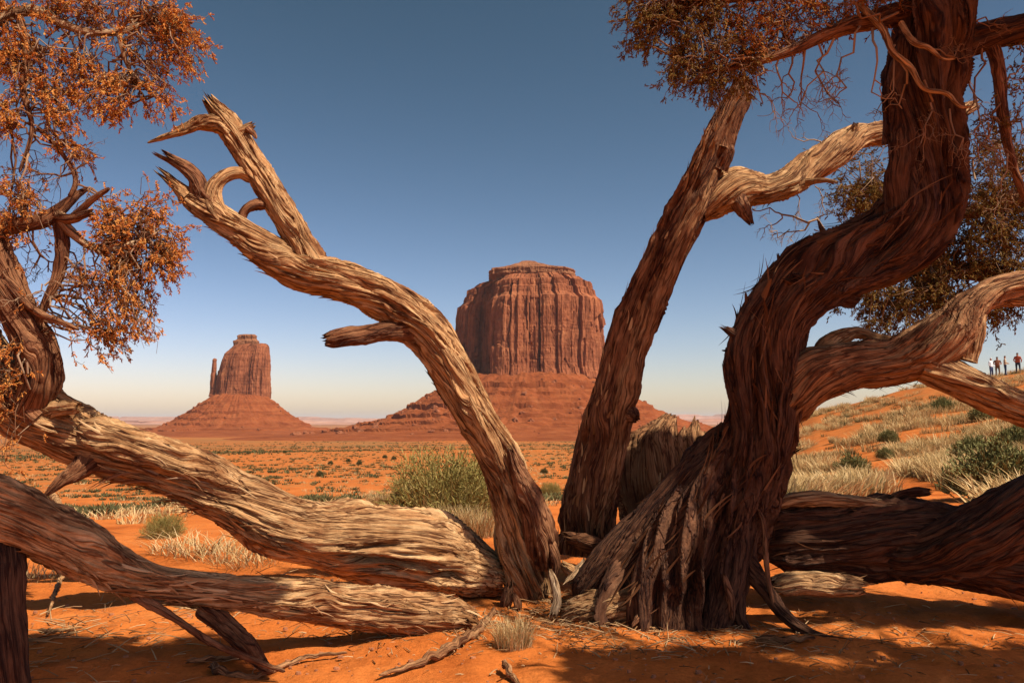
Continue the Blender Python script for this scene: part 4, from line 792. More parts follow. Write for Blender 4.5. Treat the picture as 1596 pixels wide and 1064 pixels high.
# unseen boughs above the picture, added to shade the lower log's end and sand
shade_bough = bough(jl_, [(-2.75, 3.6, 2.7, 0.07), (-2.2, 3.1, 3.1, 0.055), (-1.4, 2.5, 3.2, 0.045), (-0.5, 2.1, 3.2, 0.03), (0.5, 1.75, 3.15, 0.012)], 'brown', 211, px=False)
tw, lf = Acc(), Acc()
def overhead(tw, lf, src, c, rad, rg):
    # one long branch out to the clump, then a tight head of sprays
    a_ = src[np.argmin(np.linalg.norm(src - c, axis=1))]; dv = a_ - c; dl = np.linalg.norm(dv); base = c + dv / dl * min(0.16, dl)
    tw.tube(wav(a_, base, 10, 0.12, rg, 0.05), np.linspace(0.016, 0.007, 10), 5, 0.4)
    clump(tw, lf, base, c, rad, 13, 7, 6, 0.05, rg, 0.006, 0.25, 0.0095, 7, 0.0, 0.09)
def toward_sun(p, z):
    k = (z - p[2]) / TOSUN.z; return np.array([p[0] + TOSUN.x * k, p[1] + TOSUN.y * k, z])
SH = [P(10, 790, 3.05), P(60, 820, 3.08), P(110, 845, 3.1), P(150, 875, 3.15), P(10, 900, 2.95), P(10, 980, 2.95), P(30, 1040, 2.95)] + [G(px, py) for px in range(40, 340, 55) for py in (1024, 1058)]
for q in SH:
    c_ = toward_sun(q, 3.05 + 0.25 * rg.random())
    overhead(tw, lf, shade_bough, c_, (0.17, 0.15, 0.1), rg)
tw.build('twigs', M['twig'], jl_, 'stuff'); lf.build('foliage', M['leaf_gold'], jl_, 'stuff', False)

# right crown
c1 = bough(jr, [(1420, 20, 3.84, 46), (1370, 30, 3.82, 36), (1320, 42, 3.8, 28), (1270, 62, 3.8, 22), (1230, 80, 3.8, 19), (1180, 96, 3.82, 14), (1130, 108, 3.84, 10), (1090, 112, 3.86, 6)], 'brown', 221)
c2 = bough(jr, [(1450, -60, 3.8, 56), (1370, -46, 3.8, 46), (1280, -30, 3.82, 36), (1190, -10, 3.86, 26), (1110, 0, 3.9, 18), (1040, 20, 3.94, 10)], 'brown', 222)
c3 = bough(jr, [(1340, 8, 3.76, 14), (1376, 46, 3.7, 12), (1392, 82, 3.68, 11), (1418, 104, 3.67, 11), (1440, 138, 3.66, 9), (1476, 146, 3.67, 8), (1496, 166, 3.67, 6), (1516, 166, 3.67, 4)], 'pale', 223)
c4 = bough(jr, [(1540, 50, 3.8, 26), (1556, 110, 3.8, 22), (1562, 170, 3.82, 20), (1572, 230, 3.84, 16), (1590, 290, 3.86, 12), (1610, 340, 3.88, 8)], 'brown', 224)
c5 = bough(jr, [(1740, 402, 3.85, 26), (1760, 450, 4.5, 40), (1730, 480, 5.2, 42), (1640, 470, 5.6, 40), (1560, 430, 5.7, 34), (1480, 420, 5.8, 28), (1420, 400, 5.8, 20), (1370, 440, 5.8, 14)], 'brown', 225)
c6 = bough(jr, [(1750, 396, 3.85, 24), (1790, 350, 4.5, 36), (1740, 310, 5.2, 40), (1660, 300, 5.6, 40), (1580, 310, 5.6, 30), (1520, 330, 5.6, 22), (1450, 330, 5.7, 16), (1380, 290, 5.7, 10), (1330, 290, 5.7, 6)], 'brown', 226)
c7 = bough(jr, [(1404, 36, 3.72, 11), (1424, 66, 3.66, 10), (1446, 74, 3.64, 9), (1470, 92, 3.64, 5), (1490, 92, 3.64, 3)], 'pale', 227)
tw, lf = Acc(), Acc(); al = np.concatenate([c1, c2])
for px, py, d, rx, ry, ns in [(1000, 15, 3.94, 34, 34, 12), (1000, 55, 3.92, 28, 24, 10), (1040, 20, 3.92, 34, 34, 10), (1075, 70, 3.88, 36, 26, 10), (1070, 112, 3.87, 32, 20, 11), (1110, 122, 3.86, 30, 18, 9), (1095, 30, 3.9, 40, 36, 10), (1130, 80, 3.86, 40, 26, 8), (1160, 118, 3.86, 22, 16, 5)]:
    clump_px(tw, lf, al, px, py, d, rx, ry, 0.11, int(ns * 1.35), 6, 4, rg, 0.019, thick=0.0026, nf=9, twl=0.11, hang=0.5)
tw.build('twigs', M['twig'], jr, 'stuff'); lf.build('foliage', M['leaf_green'], jr, 'stuff', False)
tw, lf = Acc(), Acc()
for px, py, d, rx, ry, ns in [(1150, 20, 3.88, 44, 36, 10), (1195, 50, 3.86, 36, 36, 9), (1220, 15, 3.84, 44, 30, 10), (1270, 20, 3.84, 40, 26, 9), (1320, 0, 3.82, 40, 26, 8), (1180, 80, 3.84, 30, 20, 5), (1250, 50, 3.82, 30, 20, 5), (1120, -40, 3.88, 80, 40, 12), (1250, -50, 3.86, 80, 40, 12), (1380, 0, 3.76, 40, 26, 6), (1010, -40, 3.92, 50, 40, 10)]:
    clump_px(tw, lf, al, px, py, d, rx, ry, 0.12, ns, 5, 4, rg)
tw.build('twigs', M['twig'], jr, 'stuff'); lf.build('foliage', M['leaf_red'], jr, 'stuff', False)
tw, lf = Acc(), Acc(); al = np.concatenate([c5, c6])
for px, py, d, rx, ry, ns in [(1330, 250, 5.7, 30, 26, 5), (1345, 300, 5.7, 46, 34, 12), (1310, 315, 5.7, 26, 20, 5), (1380, 330, 5.8, 40, 40, 8), (1530, 250, 5.6, 40, 36, 5), (1520, 310, 5.6, 44, 40, 10), (1570, 340, 5.6, 44, 50, 12), (1500, 380, 5.7, 60, 44, 14), (1560, 410, 5.7, 50, 44, 14), (1440, 420, 5.8, 60, 44, 13), (1400, 470, 5.8, 60, 40, 15), (1470, 480, 5.7, 60, 34, 15), (1350, 470, 5.8, 40, 40, 10), (1550, 470, 5.7, 50, 30, 10), (1620, 300, 5.6, 40, 100, 14), (1380, 500, 5.8, 50, 24, 8), (1590, 200, 5.5, 30, 50, 5)]:
    clump_px(tw, lf, al, px, py, d, rx, ry, 0.28, int(ns * 1.7), 6, 5, rg, 0.028, thick=0.0038, twl=0.17)
tw.build('twigs', M['twig'], jr, 'stuff'); lf.build('foliage', M['leaf_green'], jr, 'stuff', False)
tw, lf = Acc(), Acc()
for px, py, d, rx, ry, ns in [(1580, 120, 3.84, 26, 34, 4), (1570, 200, 3.84, 26, 30, 4), (1590, 270, 3.86, 26, 34, 5), (1600, 60, 3.8, 30, 40, 5), (1540, 180, 3.84, 24, 20, 2)]:
    clump_px(tw, lf, c4, px, py, d, rx, ry, 0.1, ns, 4, 4, rg)
tw.build('twigs', M['twig'], jr, 'stuff'); lf.build('foliage', M['leaf_green'], jr, 'stuff', False)
tw = Acc()
for (px, py, d, vx, vz, L, r, dp) in [(1235, 82, 3.8, -0.1, -1, 0.2, 0.006, 2), (1300, 60, 3.78, -0.5, -0.8, 0.24, 0.007, 3), (1255, 75, 3.8, 0.1, -1, 0.22, 0.006, 3), (1340, 42, 3.76, -0.3, -1, 0.3, 0.007, 3), (1360, 45, 3.74, -0.1, -1, 0.3, 0.007, 2), (1180, 96, 3.82, 0.0, -1, 0.22, 0.006, 2), (1215, 88, 3.8, 0.3, -0.9, 0.22, 0.006, 3), (1275, 66, 3.79, 0.4, -0.8, 0.28, 0.006, 3), (1400, 90, 3.68, 0.3, -1, 0.25, 0.007, 3), (1440, 125, 3.68, 0.2, -1, 0.22, 0.006, 3), (1395, 70, 3.7, -0.2, -1, 0.25, 0.006, 2), (1425, 60, 3.66, 0.8, -0.3, 0.2, 0.006, 3), (1500, 80, 3.76, 0.1, -1, 0.35, 0.007, 3), (1530, 70, 3.78, -0.2, -1, 0.3, 0.007, 3), (1450, 160, 3.7, -0.3, -0.8, 0.2, 0.005, 3), (1480, 170, 3.7, 0.1, -1, 0.2, 0.005, 2), (1480, 60, 3.7, 0.4, 0.3, 0.25, 0.007, 3), (1400, 20, 3.7, -0.6, 0.2, 0.3, 0.007, 3), (1560, 160, 3.8, -0.5, -0.8, 0.25, 0.006, 3), (1570, 240, 3.82, -0.3, -1, 0.2, 0.005, 3), (1540, 190, 3.8, 0.3, -1, 0.2, 0.005, 2), (1480, 300, 5.5, 0.3, 0.6, 0.4, 0.008, 3), (1520, 280, 5.5, -0.2, 0.7, 0.4, 0.008, 3)]:
    deadtwig(tw, P(px, py, d), np.array([vx, rg.normal() * 0.2, vz]) / math.hypot(vx, vz), L, r, dp, rg, 0.1, float(rg.uniform(0.3, 0.8)))
tw.build('bare_twigs', M['twig'], jr, 'stuff')
tw = Acc()
for (px, py, d, vx, vz, L, r, dp) in [(1284, 358, 4.6, -0.85, 0.4, 0.28, 0.009, 3), (1262, 346, 4.58, -0.9, -0.4, 0.2, 0.006, 3), (1290, 238, 4.66, -0.8, 0.4, 0.16, 0.006, 3), (1300, 230, 4.66, -0.3, 0.8, 0.1, 0.004, 2), (1240, 300, 4.6, -0.1, -1, 0.16, 0.004, 3), (1270, 290, 4.62, 0.3, -0.9, 0.16, 0.004, 3)]:
    deadtwig(tw, P(px, py, d), np.array([vx, rg.normal() * 0.2, vz]) / math.hypot(vx, vz), L, r, dp, rg, 0.05, 0.8)
tw.build('bare_twigs', M['twig'], snagB, 'stuff')
# unseen crown overhead, its clumps placed to shade the right trunk and sand
c8 = bough(jr, [(1500, -140, 3.7, 70), (1600, -400, 3.3, 60), (1750, -700, 2.9, 50), (2000, -1000, 2.7, 40), (2400, -1300, 2.5, 26)], 'brown', 231)
c9 = bough(jr, [(1560, -260, 3.5, 60), (1800, -420, 3.4, 50), (2100, -560, 3.2, 36), (2500, -640, 3.0, 20)], 'brown', 232)
tw, lf = Acc(), Acc(); al = np.concatenate([c8, c9]); CROWN = []
LIT = [P(1350, 560, 3.9), P(1400, 555, 3.88), P(1450, 510, 3.84), P(1480, 520, 3.8), P(1510, 480, 3.8), P(1550, 450, 3.8), P(820, 900, 4.35), P(800, 760, 4.35), P(945, 945, 4.0), P(1000, 690, 4.9), P(1050, 685, 5.0), P(1270, 905, 3.95), P(1530, 605, 3.76)]
LIT += [G(px, py) for px, py in ((860, 1000), (820, 1030), (700, 1030), (900, 985), (1080, 1000), (1140, 1000), (1260, 965), (1330, 985), (1400, 985), (1560, 990), (1300, 1030), (760, 1050))]
SH = [G(px, py) for px in range(900, 1640, 60) for py in (1030, 1056)] + [G(px, py) for px in range(1180, 1640, 60) for py in (955, 1003)]
SH += [P(px, py, d) for px, py, d in ((1020, 930, 4.1), (1000, 880, 4.05), (1050, 930, 4.05), (1085, 960, 4.0), (1110, 930, 3.95), (1030, 960, 4.05), (1060, 870, 4.1), (1100, 880, 4.1), (1040, 810, 4.1), (1120, 800, 4.1), (1160, 740, 4.1), (1180, 680, 4.1), (1190, 620, 4.05), (1190, 560, 4.0), (1200, 500, 4.0), (1240, 450, 4.0), (1290, 420, 3.95), (1350, 400, 3.95), (1400, 370, 3.9), (1430, 320, 3.9), (1440, 260, 3.85), (1440, 200, 3.85), (1440, 140, 3.85), (1440, 80, 3.82), (1250, 840, 4.2), (1320, 840, 4.2), (1390, 840, 4.15), (1460, 850, 4.1), (1530, 860, 4.1), (1590, 870, 4.1), (1500, 830, 3.9), (1570, 800, 3.9), (1590, 780, 3.86), (930, 700, 4.66), (915, 780, 4.7))]
for q in SH:
    z = rg.uniform(3.3, 3.9); c = toward_sun(q, z); ok = True
    for l in LIT:
        e = toward_sun(l, z); ok = ok and math.hypot(e[0] - c[0], e[1] - c[1]) > (0.2 if l[2] > 0.1 else 0.33 if l[0] < 0.55 else 0.25)
    if not ok: continue  # clump left out so that sun reaches the LIT points
    overhead(tw, lf, al, c, (0.2, 0.18, 0.12), rg)
tw.build('twigs', M['twig'], jr, 'stuff'); lf.build('foliage', M['leaf_red'], jr, 'stuff', False)

# ------------------------------------------------------------------ plants on the ground
def blades(n, h, spread, lean, rg, w=0.004, curve=0.5):
    """a tuft of curved tapering blades about the origin"""
    an = rg.random(n) * 6.2832; rad = spread * np.sqrt(rg.random(n)); bx = np.cos(an) * rad; by = np.sin(an) * rad
    la = an + rg.normal(size=n) * 0.9; hh = h * rg.uniform(0.45, 1.1, n); lo = lean * rg.uniform(0.2, 1.2, n) * hh
    ts = np.array([0, 0.4, 0.75, 1.0]); V = np.zeros((n, 7, 3)); sx, sy = -np.sin(la), np.cos(la); ww = w * rg.uniform(0.6, 1.4, n)
    for i, t in enumerate(ts):
        o = lo * t ** (1 + curve); cx = bx + np.cos(la) * o; cy = by + np.sin(la) * o; cz = hh * t * (1 - 0.25 * lean * t)
        k = ww * (1 - t) ** 0.7
        if i < 3:
            V[:, 2 * i] = np.stack([cx - sx * k, cy - sy * k, cz], 1); V[:, 2 * i + 1] = np.stack([cx + sx * k, cy + sy * k, cz], 1)
        else: V[:, 6] = np.stack([cx, cy, cz], 1)
    o = np.arange(n)[:, None, None] * 7
    Q = (np.array([[0, 1, 3, 2], [2, 3, 5, 4]])[None] + o).reshape(-1, 4); T = (np.array([[4, 5, 6]])[None] + o).reshape(-1, 3)
    return V.reshape(-1, 3), Q, T, np.repeat(rg.random(n), 7)

rg = np.random.default_rng(321)
def tuft_mesh(name, n, h, spread, lean, w, mat):
    a = Acc(); V, Q, T, t = blades(n, h, spread, lean, rg, w); a.add(V, Q, T, t)
    me = mesh_np(name, a.V[0], a.Q[0], a.T[0], {'tint': t}, False); me.materials.append(M[mat]); return me

def bush_mesh(name, h, wd, n, mat, size=0.03, thick=0.006, fr=7):
    a = Acc(); tip = rg.normal(size=(n, 3)); tip /= np.linalg.norm(tip, axis=1)[:, None]; tip[:, 2] = np.abs(tip[:, 2]); rr_ = rg.random(n) ** 0.35
    lump = 1 + 0.35 * noise(tip[:, 0] * 2.2, tip[:, 1] * 2.2, tip[:, 2] * 2.2, int(rg.integers(50)))
    pos = tip * (rr_ * lump)[:, None] * np.array([wd, wd, h]); pos[:, 2] += 0.02
    d = tip * 0.7 + np.array([0, 0, 0.7]) + rg.normal(size=(n, 3)) * 0.3; d /= np.linalg.norm(d, axis=1)[:, None]
    fingers(a, pos, d, size, fr, int(rg.integers(1e6)), thick)
    me = mesh_np(name, np.concatenate(a.V), None, np.concatenate(a.T), {'tint': np.concatenate(a.t)}, False); me.materials.append(M[mat]); return me

def stems_mesh(name, h, wd, n, mat=None):
    a = Acc()
    for i in range(n):
        an = rg.random() * 6.28; p = wav(np.array([0.0, 0, -0.03]), np.array([math.cos(an) * wd * rg.random(), math.sin(an) * wd * rg.random(), h * rg.uniform(0.5, 0.9)]), 5, 0.2, rg); a.tube(p, np.linspace(0.012, 0.004, 5) * h / 0.6, 4, 0.3)
    me = mesh_np(name, np.concatenate(a.V), np.concatenate(a.Q), None, {'tint': np.concatenate(a.t)}, True); me.materials.append(M['twig']); return me

def plant(name, parts, px, py, label, cat, s=1.0, grp=None, world=None):
    g = world if world is not None else G(px, py)
    o = empty(name, g, label, cat, grp)
    for nm, me in parts:
        c = bpy.data.objects.new(nm, me); COL.objects.link(c); c.parent = o
    o.scale = (s, s, s); o.rotation_euler.z = rg.random() * 6.28
    return o

GR = [[('foliage', bush_mesh('foliage', 0.52, 0.55, 1100, 'grass_green', 0.085, 0.004, 6)), ('blades', tuft_mesh('blades', 420, 0.6, 0.42, 0.6, 0.004, 'grass_green')), ('dry_blades', tuft_mesh('dry_blades', 260, 0.5, 0.36, 0.8, 0.005, 'grass_tan'))] for i in range(2)]
GT = [[('blades', tuft_mesh('blades', 620, 0.42, 0.22, 0.7, 0.004, 'grass_tan'))] for i in range(3)]
SG = [[('foliage', bush_mesh('foliage', 0.55, 0.42, 700, 'sage', 0.06, 0.011)), ('stems', stems_mesh('stems', 0.5, 0.35, 9))] for i in range(3)]
SL = [[('foliage', bush_mesh('foliage', 0.55, 0.45, 800, 'sage_light', 0.07, 0.009)), ('stems', stems_mesh('stems', 0.5, 0.35, 9))] for i in range(2)]
GD = [[('blades', tuft_mesh('blades', 170, 0.26, 0.36, 1.7, 0.004, 'grass_tan'))] for i in range(2)]
gname = 'bunch grass and brush behind the logs'
for px, py, k, s, lab in [
    (705, 815, 0, 1.1, 'large yellow green grass clump left of the left leaning trunk'),
    (745, 800, 0, 0.95, 'yellow green grass clump tucked against the left leaning trunk'),
    (660, 800, 0, 0.75, 'smaller yellow green grass clump above the pale lying trunk'),
    (858, 770, 0, 0.9, 'yellow green grass clump seen between the two leaning trunks'),
    (590, 790, 2, 0.7, 'tan dry brush at the left end of the grass clumps'),
    (628, 788, 2, 0.75, 'second tan dry brush from the left of the grass clumps'),
    (700, 835, 1, 0.75, 'dry straw coloured grass in front of the large green clump'),
    (745, 835, 1, 0.7, 'dry straw coloured grass at the foot of the left leaning trunk'),
    (640, 815, 3, 0.5, 'low dark brush in front of the smaller green clump'),
    (255, 836, 0, 0.3, 'pale green grass tuft seen under the rising trunk at left'),
    (300, 858, 1, 0.9, 'dry tan grass tuft on the sand between the two left logs'),
    (345, 868, 1, 0.9, 'dry tan grass tuft right of its neighbour between the two left logs'),
    (395, 880, 1, 0.8, 'dry tan grass nearest the lower log between the two left logs'),
    (800, 1010, 1, 0.36, 'small dry grass tuft on the sand in front of the trunks'),
    (50, 905, 1, 0.7, 'dry tan grass behind the shaded log end at the left edge')]:
    kit = GR[0] if k == 0 else GD[int(px) % 2] if k == 1 and px < 450 else GT[int(px) % 3] if k in (1, 2) else SG[0]
    plant('grass_clump' if k != 3 else 'sagebrush', kit, px, py, lab, 'grass' if k != 3 else 'shrub', s, gname)
# shrubs on the right hand slope
for px, py, s, k, lab in [
    (1560, 780, 1.5, 3, 'large grey green shrub at the right edge above the shaded log'),
    (1520, 720, 1.3, 3, 'grey green shrub left of the edge on the grassy slope'),
    (1590, 700, 1.4, 3, 'grey green shrub at the right edge higher on the slope'),
    (1330, 742, 1.1, 3, 'olive shrub on the slope just above the peeled log ridge'),
    (1385, 690, 1.0, 3, 'round olive shrub half way up the grassy slope'),
    (1380, 715, 0.7, 3, 'small olive shrub below the round one on the slope'),
    (1260, 752, 1.0, 1, 'dry tan brush beside the dark trunk at the foot of the slope'),
    (1290, 765, 0.9, 1, 'dry tan brush nearest the shaded log on the slope'),
    (1240, 720, 1.2, 1, 'dry tan grass against the right side of the dark trunk'),
    (1470, 640, 1.3, 3, 'dull green shrub on the slope under the thick right limb'),
    (1300, 690, 1.2, 1, 'dry grass clump near the lower left of the slope'),
    (1530, 655, 1.2, 3, 'dull green shrub behind the low hanging right limb')]:
    plant('sagebrush' if k == 3 else 'grass_clump', SL[int(px) % 2] if k == 3 else GT[int(px) % 3], px, py, lab, 'shrub' if k == 3 else 'grass', s, 'shrubs on the right slope')
# dark round shrubs that stand out on the plain
for px, py, s, lab in [
    (444, 706, 0.95, 'dark round shrub on the plain just left of the mitten butte foot line'), (516, 691, 1.1, 'dark shrub on the plain right of the mitten shaped butte'),
    (633, 691, 0.95, 'lone dark shrub left of the leaning trunk on the plain'), (498, 742, 0.75, 'upright dark shrub nearest on the left part of the plain'),
    (543, 720, 0.8, 'leftmost of three dark shrubs in a row on the plain'), (560, 724, 0.85, 'middle of three dark shrubs in a row on the plain'),
    (515, 724, 0.8, 'dark shrub left of the row of three on the plain'), (600, 714, 0.9, 'pair shrub at left in the middle of the plain'),
    (614, 716, 0.9, 'pair shrub at right in the middle of the plain'), (848, 738, 0.75, 'dark shrub between the leaning trunks, nearest'),
    (826, 694, 0.9, 'small dark shrub between the leaning trunks, farther'), (605, 690, 0.8, 'small pale shrub left of the lone dark shrub'),
    (1095, 676, 1.4, 'dark shrub on the plain left of the dark trunk')]:
    plant('sagebrush', SG[int(px) % 3], px, py, lab, 'shrub', s * 1.15, 'shrubs dotted on the plain')

def scatter_stuff(name, mats, npos, fn, tmpl, kind_label, cat):
    pass
# low tufts of the plain: uncountable ground cover
def tuft_field(name, pts, scales, mat, label, cat, nb, h, spread, lean, w, seed):
    rgx = np.random.default_rng(seed); var = [blades(nb, h, spread, lean, rgx, w) for i in range(6)]
    Vs, Qs, Ts, ts = [], [], [], []; off = 0
    for (x, y, z), s in zip(pts, scales):
        V, Q, T, t = var[rgx.integers(6)]; a = rgx.random() * 6.28; ca, sa = math.cos(a), math.sin(a)
        X = V[:, 0] * ca - V[:, 1] * sa; Y = V[:, 0] * sa + V[:, 1] * ca
        Vs.append(np.stack([X * s + x, Y * s + y, V[:, 2] * s + z - 0.01], 1)); Qs.append(Q + off); Ts.append(T + off); ts.append(np.clip(t * 0.6 + rgx.random() * 0.4, 0, 1)); off += len(V)
    o = obj(name, mesh_np(name, np.concatenate(Vs), np.concatenate(Qs), np.concatenate(Ts), {'tint': np.concatenate(ts)}, False), M[mat], None, 'stuff')
    return tag(o, label, cat)
rgp = np.random.default_rng(77)
def polar(n, a0, a1, d0, d1, pw=1.0):
    a = np.radians(rgp.uniform(a0, a1, n)); d = d0 * (d1 / d0) ** (rgp.random(n) ** pw); x = d * np.sin(a); y = d * np.cos(a); return x, y, d
x, y, d = polar(15000, -40, 19, 11, 300, 0.7); keep = (noise(x * 0.22, y * 0.22, 0, 60) + 0.35 * noise(x * 0.05, y * 0.05, 0, 61)) > 0.02; x, y, d = x[keep], y[keep], d[keep]
tuft_field('ground_cover', np.stack([x, y, terrain_z(x, y)], 1), rgp.uniform(0.5, 1.5, len(x)) * (0.55 + 0.45 * sstep(15, 120, d)), 'sage', 'sparse low olive tufts dotted over the red plain', 'ground cover', 16, 0.3, 0.24, 0.9, 0.04, 1)
x, y, d = polar(5200, -36, 20, 180, 950, 0.9); keep = noise(x * 0.02, y * 0.02, 0, 66) > -0.12; x, y, d = x[keep], y[keep], d[keep]
tuft_field('ground_cover', np.stack([x, y, terrain_z(x, y)], 1), rgp.uniform(2.0, 4.5, len(x)) * (0.7 + 0.3 * sstep(200, 700, d)), 'sage', 'far brush speckling the valley floor below the buttes', 'ground cover', 10, 0.3, 0.3, 0.8, 0.05, 5)
x, y, d = polar(6500, -40, 19, 10, 200, 0.75); keep = noise(x * 0.3, y * 0.3, 0, 62) > 0.05; x, y, d = x[keep], y[keep], d[keep]
tuft_field('dry_grass', np.stack([x, y, terrain_z(x, y)], 1), rgp.uniform(0.5, 1.4, len(x)) * (0.5 + 0.5 * sstep(15, 120, d)), 'grass_tan', 'sparse dry straw coloured grass on the red plain', 'grass', 18, 0.28, 0.2, 1.0, 0.02, 2)
x, y, d = polar(6500, 16, 42, 9, 92, 0.9); path = np.abs(np.degrees(np.arctan2(x, y)) - (26 + 2.0 * np.sin(d * 0.15))) < (4.2 * np.clip(1.5 - d / 20, 0, 1)); keep = (noise(x * 0.3, y * 0.3, 0, 63) > 0.0) & ~path; x, y, d = x[keep], y[keep], d[keep]
tuft_field('dry_grass', np.stack([x, y, terrain_z(x, y)], 1), rgp.uniform(0.8, 1.9, len(x)), 'grass_tan', 'thick dry straw coloured grass covering the right hand slope', 'grass', 56, 0.36, 0.26, 0.9, 0.011, 3)
x, y, d = polar(2200, 16, 42, 9, 92, 0.9); keep = (noise(x * 0.25, y * 0.25, 0, 64) > 0.0) & (noise(x * 0.3, y * 0.3, 0, 63) > -0.22) & (np.abs(np.degrees(np.arctan2(x, y)) - 26) > 4.2 * np.clip(1.5 - d / 20, 0, 1)); x, y = x[keep], y[keep]
tuft_field('ground_cover', np.stack([x, y, terrain_z(x, y)], 1), rgp.uniform(0.6, 1.5, len(x)), 'sage', 'dull green low brush among the dry grass of the right hand slope', 'ground cover', 50, 0.34, 0.28, 0.7, 0.009, 4)

# wood litter, needles and pebbles on the near sand
a = Acc(); rgl = np.random.default_rng(15)
def litter(n, cx, cy, sx, sy, lmin, lmax):
    for i in range(n):
        x = cx + rgl.normal() * sx; y = cy + rgl.normal() * sy
        if y < 2.6: continue
        z = float(terrain_z(x, y)) + 0.006; an = rgl.random() * 6.28; L = rgl.uniform(lmin, lmax); v = np.array([math.cos(an), math.sin(an), rgl.normal() * 0.18]) * L
        p = np.array([[x, y, z], [x + v[0] * 0.5, y + v[1] * 0.5, z + abs(v[2]) * 0.5 + 0.003], [x + v[0], y + v[1], z + abs(v[2])]]); a.tube(p, np.array([1, 0.8, 0.3]) * rgl.uniform(0.0012, 0.004), 3, float(rgl.random()))
litter(420, 0.25, 3.95, 0.28, 0.16, 0.015, 0.09); litter(300, -0.35, 3.75, 0.3, 0.15, 0.015, 0.08); litter(350, 0.6, 3.7, 0.4, 0.25, 0.015, 0.1)
litter(260, -1.9, 3.4, 0.35, 0.35, 0.03, 0.16); litter(350, 0, 3.6, 1.5, 0.4, 0.01, 0.05); litter(250, 1.6, 3.6, 0.6, 0.3, 0.02, 0.12); litter(200, -1.2, 4.4, 0.5, 0.35, 0.03, 0.14)
litter(120, 0.30, 4.22, 0.1, 0.1, 0.05, 0.16); litter(90, 0.9, 3.75, 0.35, 0.12, 0.06, 0.2)
tag(a.build('wood_litter', M['litter'], None, 'stuff'), 'wood chips, needles and bits of bark strewn on the near sand', 'litter')
a = Acc(); base = np.array([v.co[:] for v in rock_mesh('pebbles', 5, 5).vertices]); fq = grid_quads(5, 8)[:, ::-1]
for i in range(1800):
    an = math.radians(rgl.uniform(-38, 38)); dd = 2.6 * (9 / 2.6) ** rgl.random(); x, y = dd * math.sin(an), dd * math.cos(an); s = 0.003 + 0.012 * rgl.random() ** 4
    a.add(base * s * rgl.uniform(0.7, 1.3, 3) + np.array([x, y, float(terrain_z(x, y)) + s * 0.2]), fq, None, float(rgl.random()))
tag(a.build('pebbles', M['stone'], None, 'stuff', False), 'small red pebbles strewn on the near sand', 'pebbles')

# ------------------------------------------------------------------ people on the ridge
def person_mat(name, shirt, trousers, hair):
    m, t, b = nmat(name); tc = N(t, 'ShaderNodeTexCoord'); sp = N(t, 'ShaderNodeSeparateXYZ'); t.links.new(tc.outputs['Object'], sp.inputs[0])
    dv = N(t, 'ShaderNodeMath', operation='DIVIDE'); dv.inputs[1].default_value = 1.8; t.links.new(sp.outputs[2], dv.inputs[0])
    r = ramp(t, [(0.0, (0.05, 0.04, 0.03)), (0.04, trousers), (0.53, shirt), (0.83, (0.42, 0.24, 0.16)), (0.925, hair)], dv.outputs[0]); r.color_ramp.interpolation = 'CONSTANT'
    t.links.new(r.outputs[0], b.inputs['Base Color']); return m

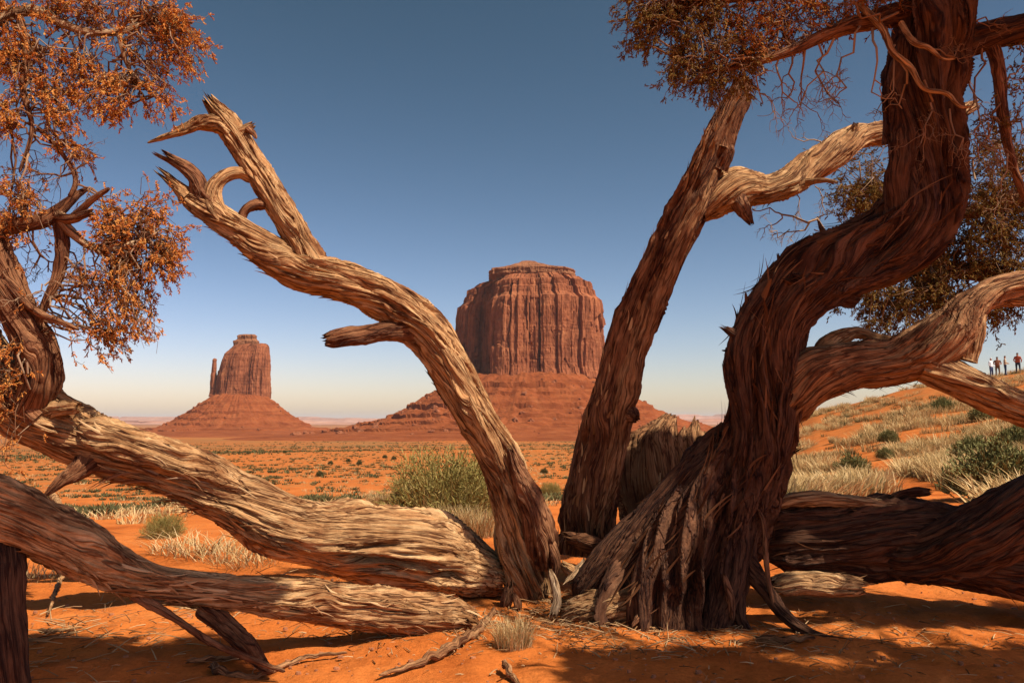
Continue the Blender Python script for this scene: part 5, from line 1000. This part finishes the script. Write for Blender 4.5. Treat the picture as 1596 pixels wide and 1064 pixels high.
def person(px, d, s, rz, shirt, trousers, hair, label, arm=0.25):
    vs = [((0, 0, 0.95), 0.13), ((0, 0, 1.15), 0.125), ((0, 0, 1.38), 0.15), ((0, 0, 1.5), 0.06), ((0, -0.01, 1.58), 0.075), ((0, -0.02, 1.68), 0.1), ((0, -0.01, 1.77), 0.07)]
    es = [(0, 1), (1, 2), (2, 3), (3, 4), (4, 5), (5, 6)]
    for sg in (-1, 1):
        b = len(vs)
        vs += [((sg * 0.11, 0, 0.85), 0.095), ((sg * 0.12, -0.02, 0.5), 0.065), ((sg * 0.13, 0.02, 0.09), 0.045), ((sg * 0.14, -0.12, 0.04), 0.04)]; es += [(0, b), (b, b + 1), (b + 1, b + 2), (b + 2, b + 3)]
        b = len(vs); vs += [((sg * 0.19, 0, 1.42), 0.06), ((sg * (0.25 + arm * 0.1), 0.03, 1.15), 0.045), ((sg * 0.22, -arm * 0.6, 0.95 + arm * 0.3), 0.036), ((sg * 0.21, -arm * 0.75, 0.86 + arm * 0.35), 0.03)]; es += [(2, b), (b, b + 1), (b + 1, b + 2), (b + 2, b + 3)]
    me = bpy.data.meshes.new('person'); me.from_pydata([v[0] for v in vs], es, []); o = bpy.data.objects.new('person', me); COL.objects.link(o)
    sk = o.modifiers.new('skin', 'SKIN'); sv = me.skin_vertices[0].data if me.skin_vertices else None
    if sv is None:
        bpy.context.view_layer.objects.active = o; bpy.ops.mesh.customdata_skin_add(); sv = me.skin_vertices[0].data
    for i, v in enumerate(vs): sv[i].radius = (v[1] * (1.25 if i in (0, 1, 2) else 1), v[1])
    sv[0].use_root = True; o.modifiers.new('sub', 'SUBSURF').render_levels = 2
    me.materials.append(person_mat('person_clothes', shirt, trousers, hair))
    x = (px - CX) / F * d; o.location = (x, d, float(terrain_z(x, d)) - 0.02); o.rotation_euler.z = rz; o.scale = (s, s, s); return tag(o, label, 'person', 'visitors on the ridge')
person(1546, 70.5, 1.0, 0.4, (0.7, 0.7, 0.7), (0.06, 0.08, 0.16), (0.6, 0.6, 0.58), 'visitor in a white shirt and white hat, leftmost on the distant ridge')
person(1556, 71.5, 1.03, -0.5, (0.28, 0.1, 0.05), (0.18, 0.11, 0.06), (0.05, 0.03, 0.02), 'visitor in brown clothes, second from the left on the distant ridge', 0.6)
person(1568, 70, 0.98, 1.2, (0.55, 0.4, 0.26), (0.05, 0.08, 0.14), (0.1, 0.05, 0.02), 'visitor in a tan shirt and blue trousers on the distant ridge', 0.4)
person(1588, 69, 1.05, 2.4, (0.4, 0.09, 0.04), (0.04, 0.05, 0.07), (0.06, 0.04, 0.03), 'visitor in a red shirt, rightmost on the distant ridge', 0.3)

# ------------------------------------------------------------------ haze
HAZE = True
if HAZE:
    x0, x1, y0, y1, z0, z1 = -60000, 60000, -60000, 72000, -75, 420
    V = np.array([[x0, y0, z0], [x1, y0, z0], [x1, y1, z0], [x0, y1, z0], [x0, y0, z1], [x1, y0, z1], [x1, y1, z1], [x0, y1, z1]], float)
    Q = [[0, 3, 2, 1], [4, 5, 6, 7], [0, 1, 5, 4], [1, 2, 6, 5], [2, 3, 7, 6], [3, 0, 4, 7]]
    hm = bpy.data.materials.new('haze_air'); hm.use_nodes = True; t = hm.node_tree; t.nodes.remove(t.nodes['Principled BSDF'])
    pv = t.nodes.new('ShaderNodeVolumePrincipled'); pv.inputs['Density'].default_value = 2.2e-5; pv.inputs['Color'].default_value = (0.96, 0.87, 0.84, 1); pv.inputs['Anisotropy'].default_value = 0.0
    t.links.new(pv.outputs[0], t.nodes['Material Output'].inputs['Volume'])
    hz = obj('haze', mesh_np('haze', V, Q, None, None, False), hm, None, 'stuff'); hz['label'] = 'thin pale desert haze over the valley'; hz['category'] = 'haze'
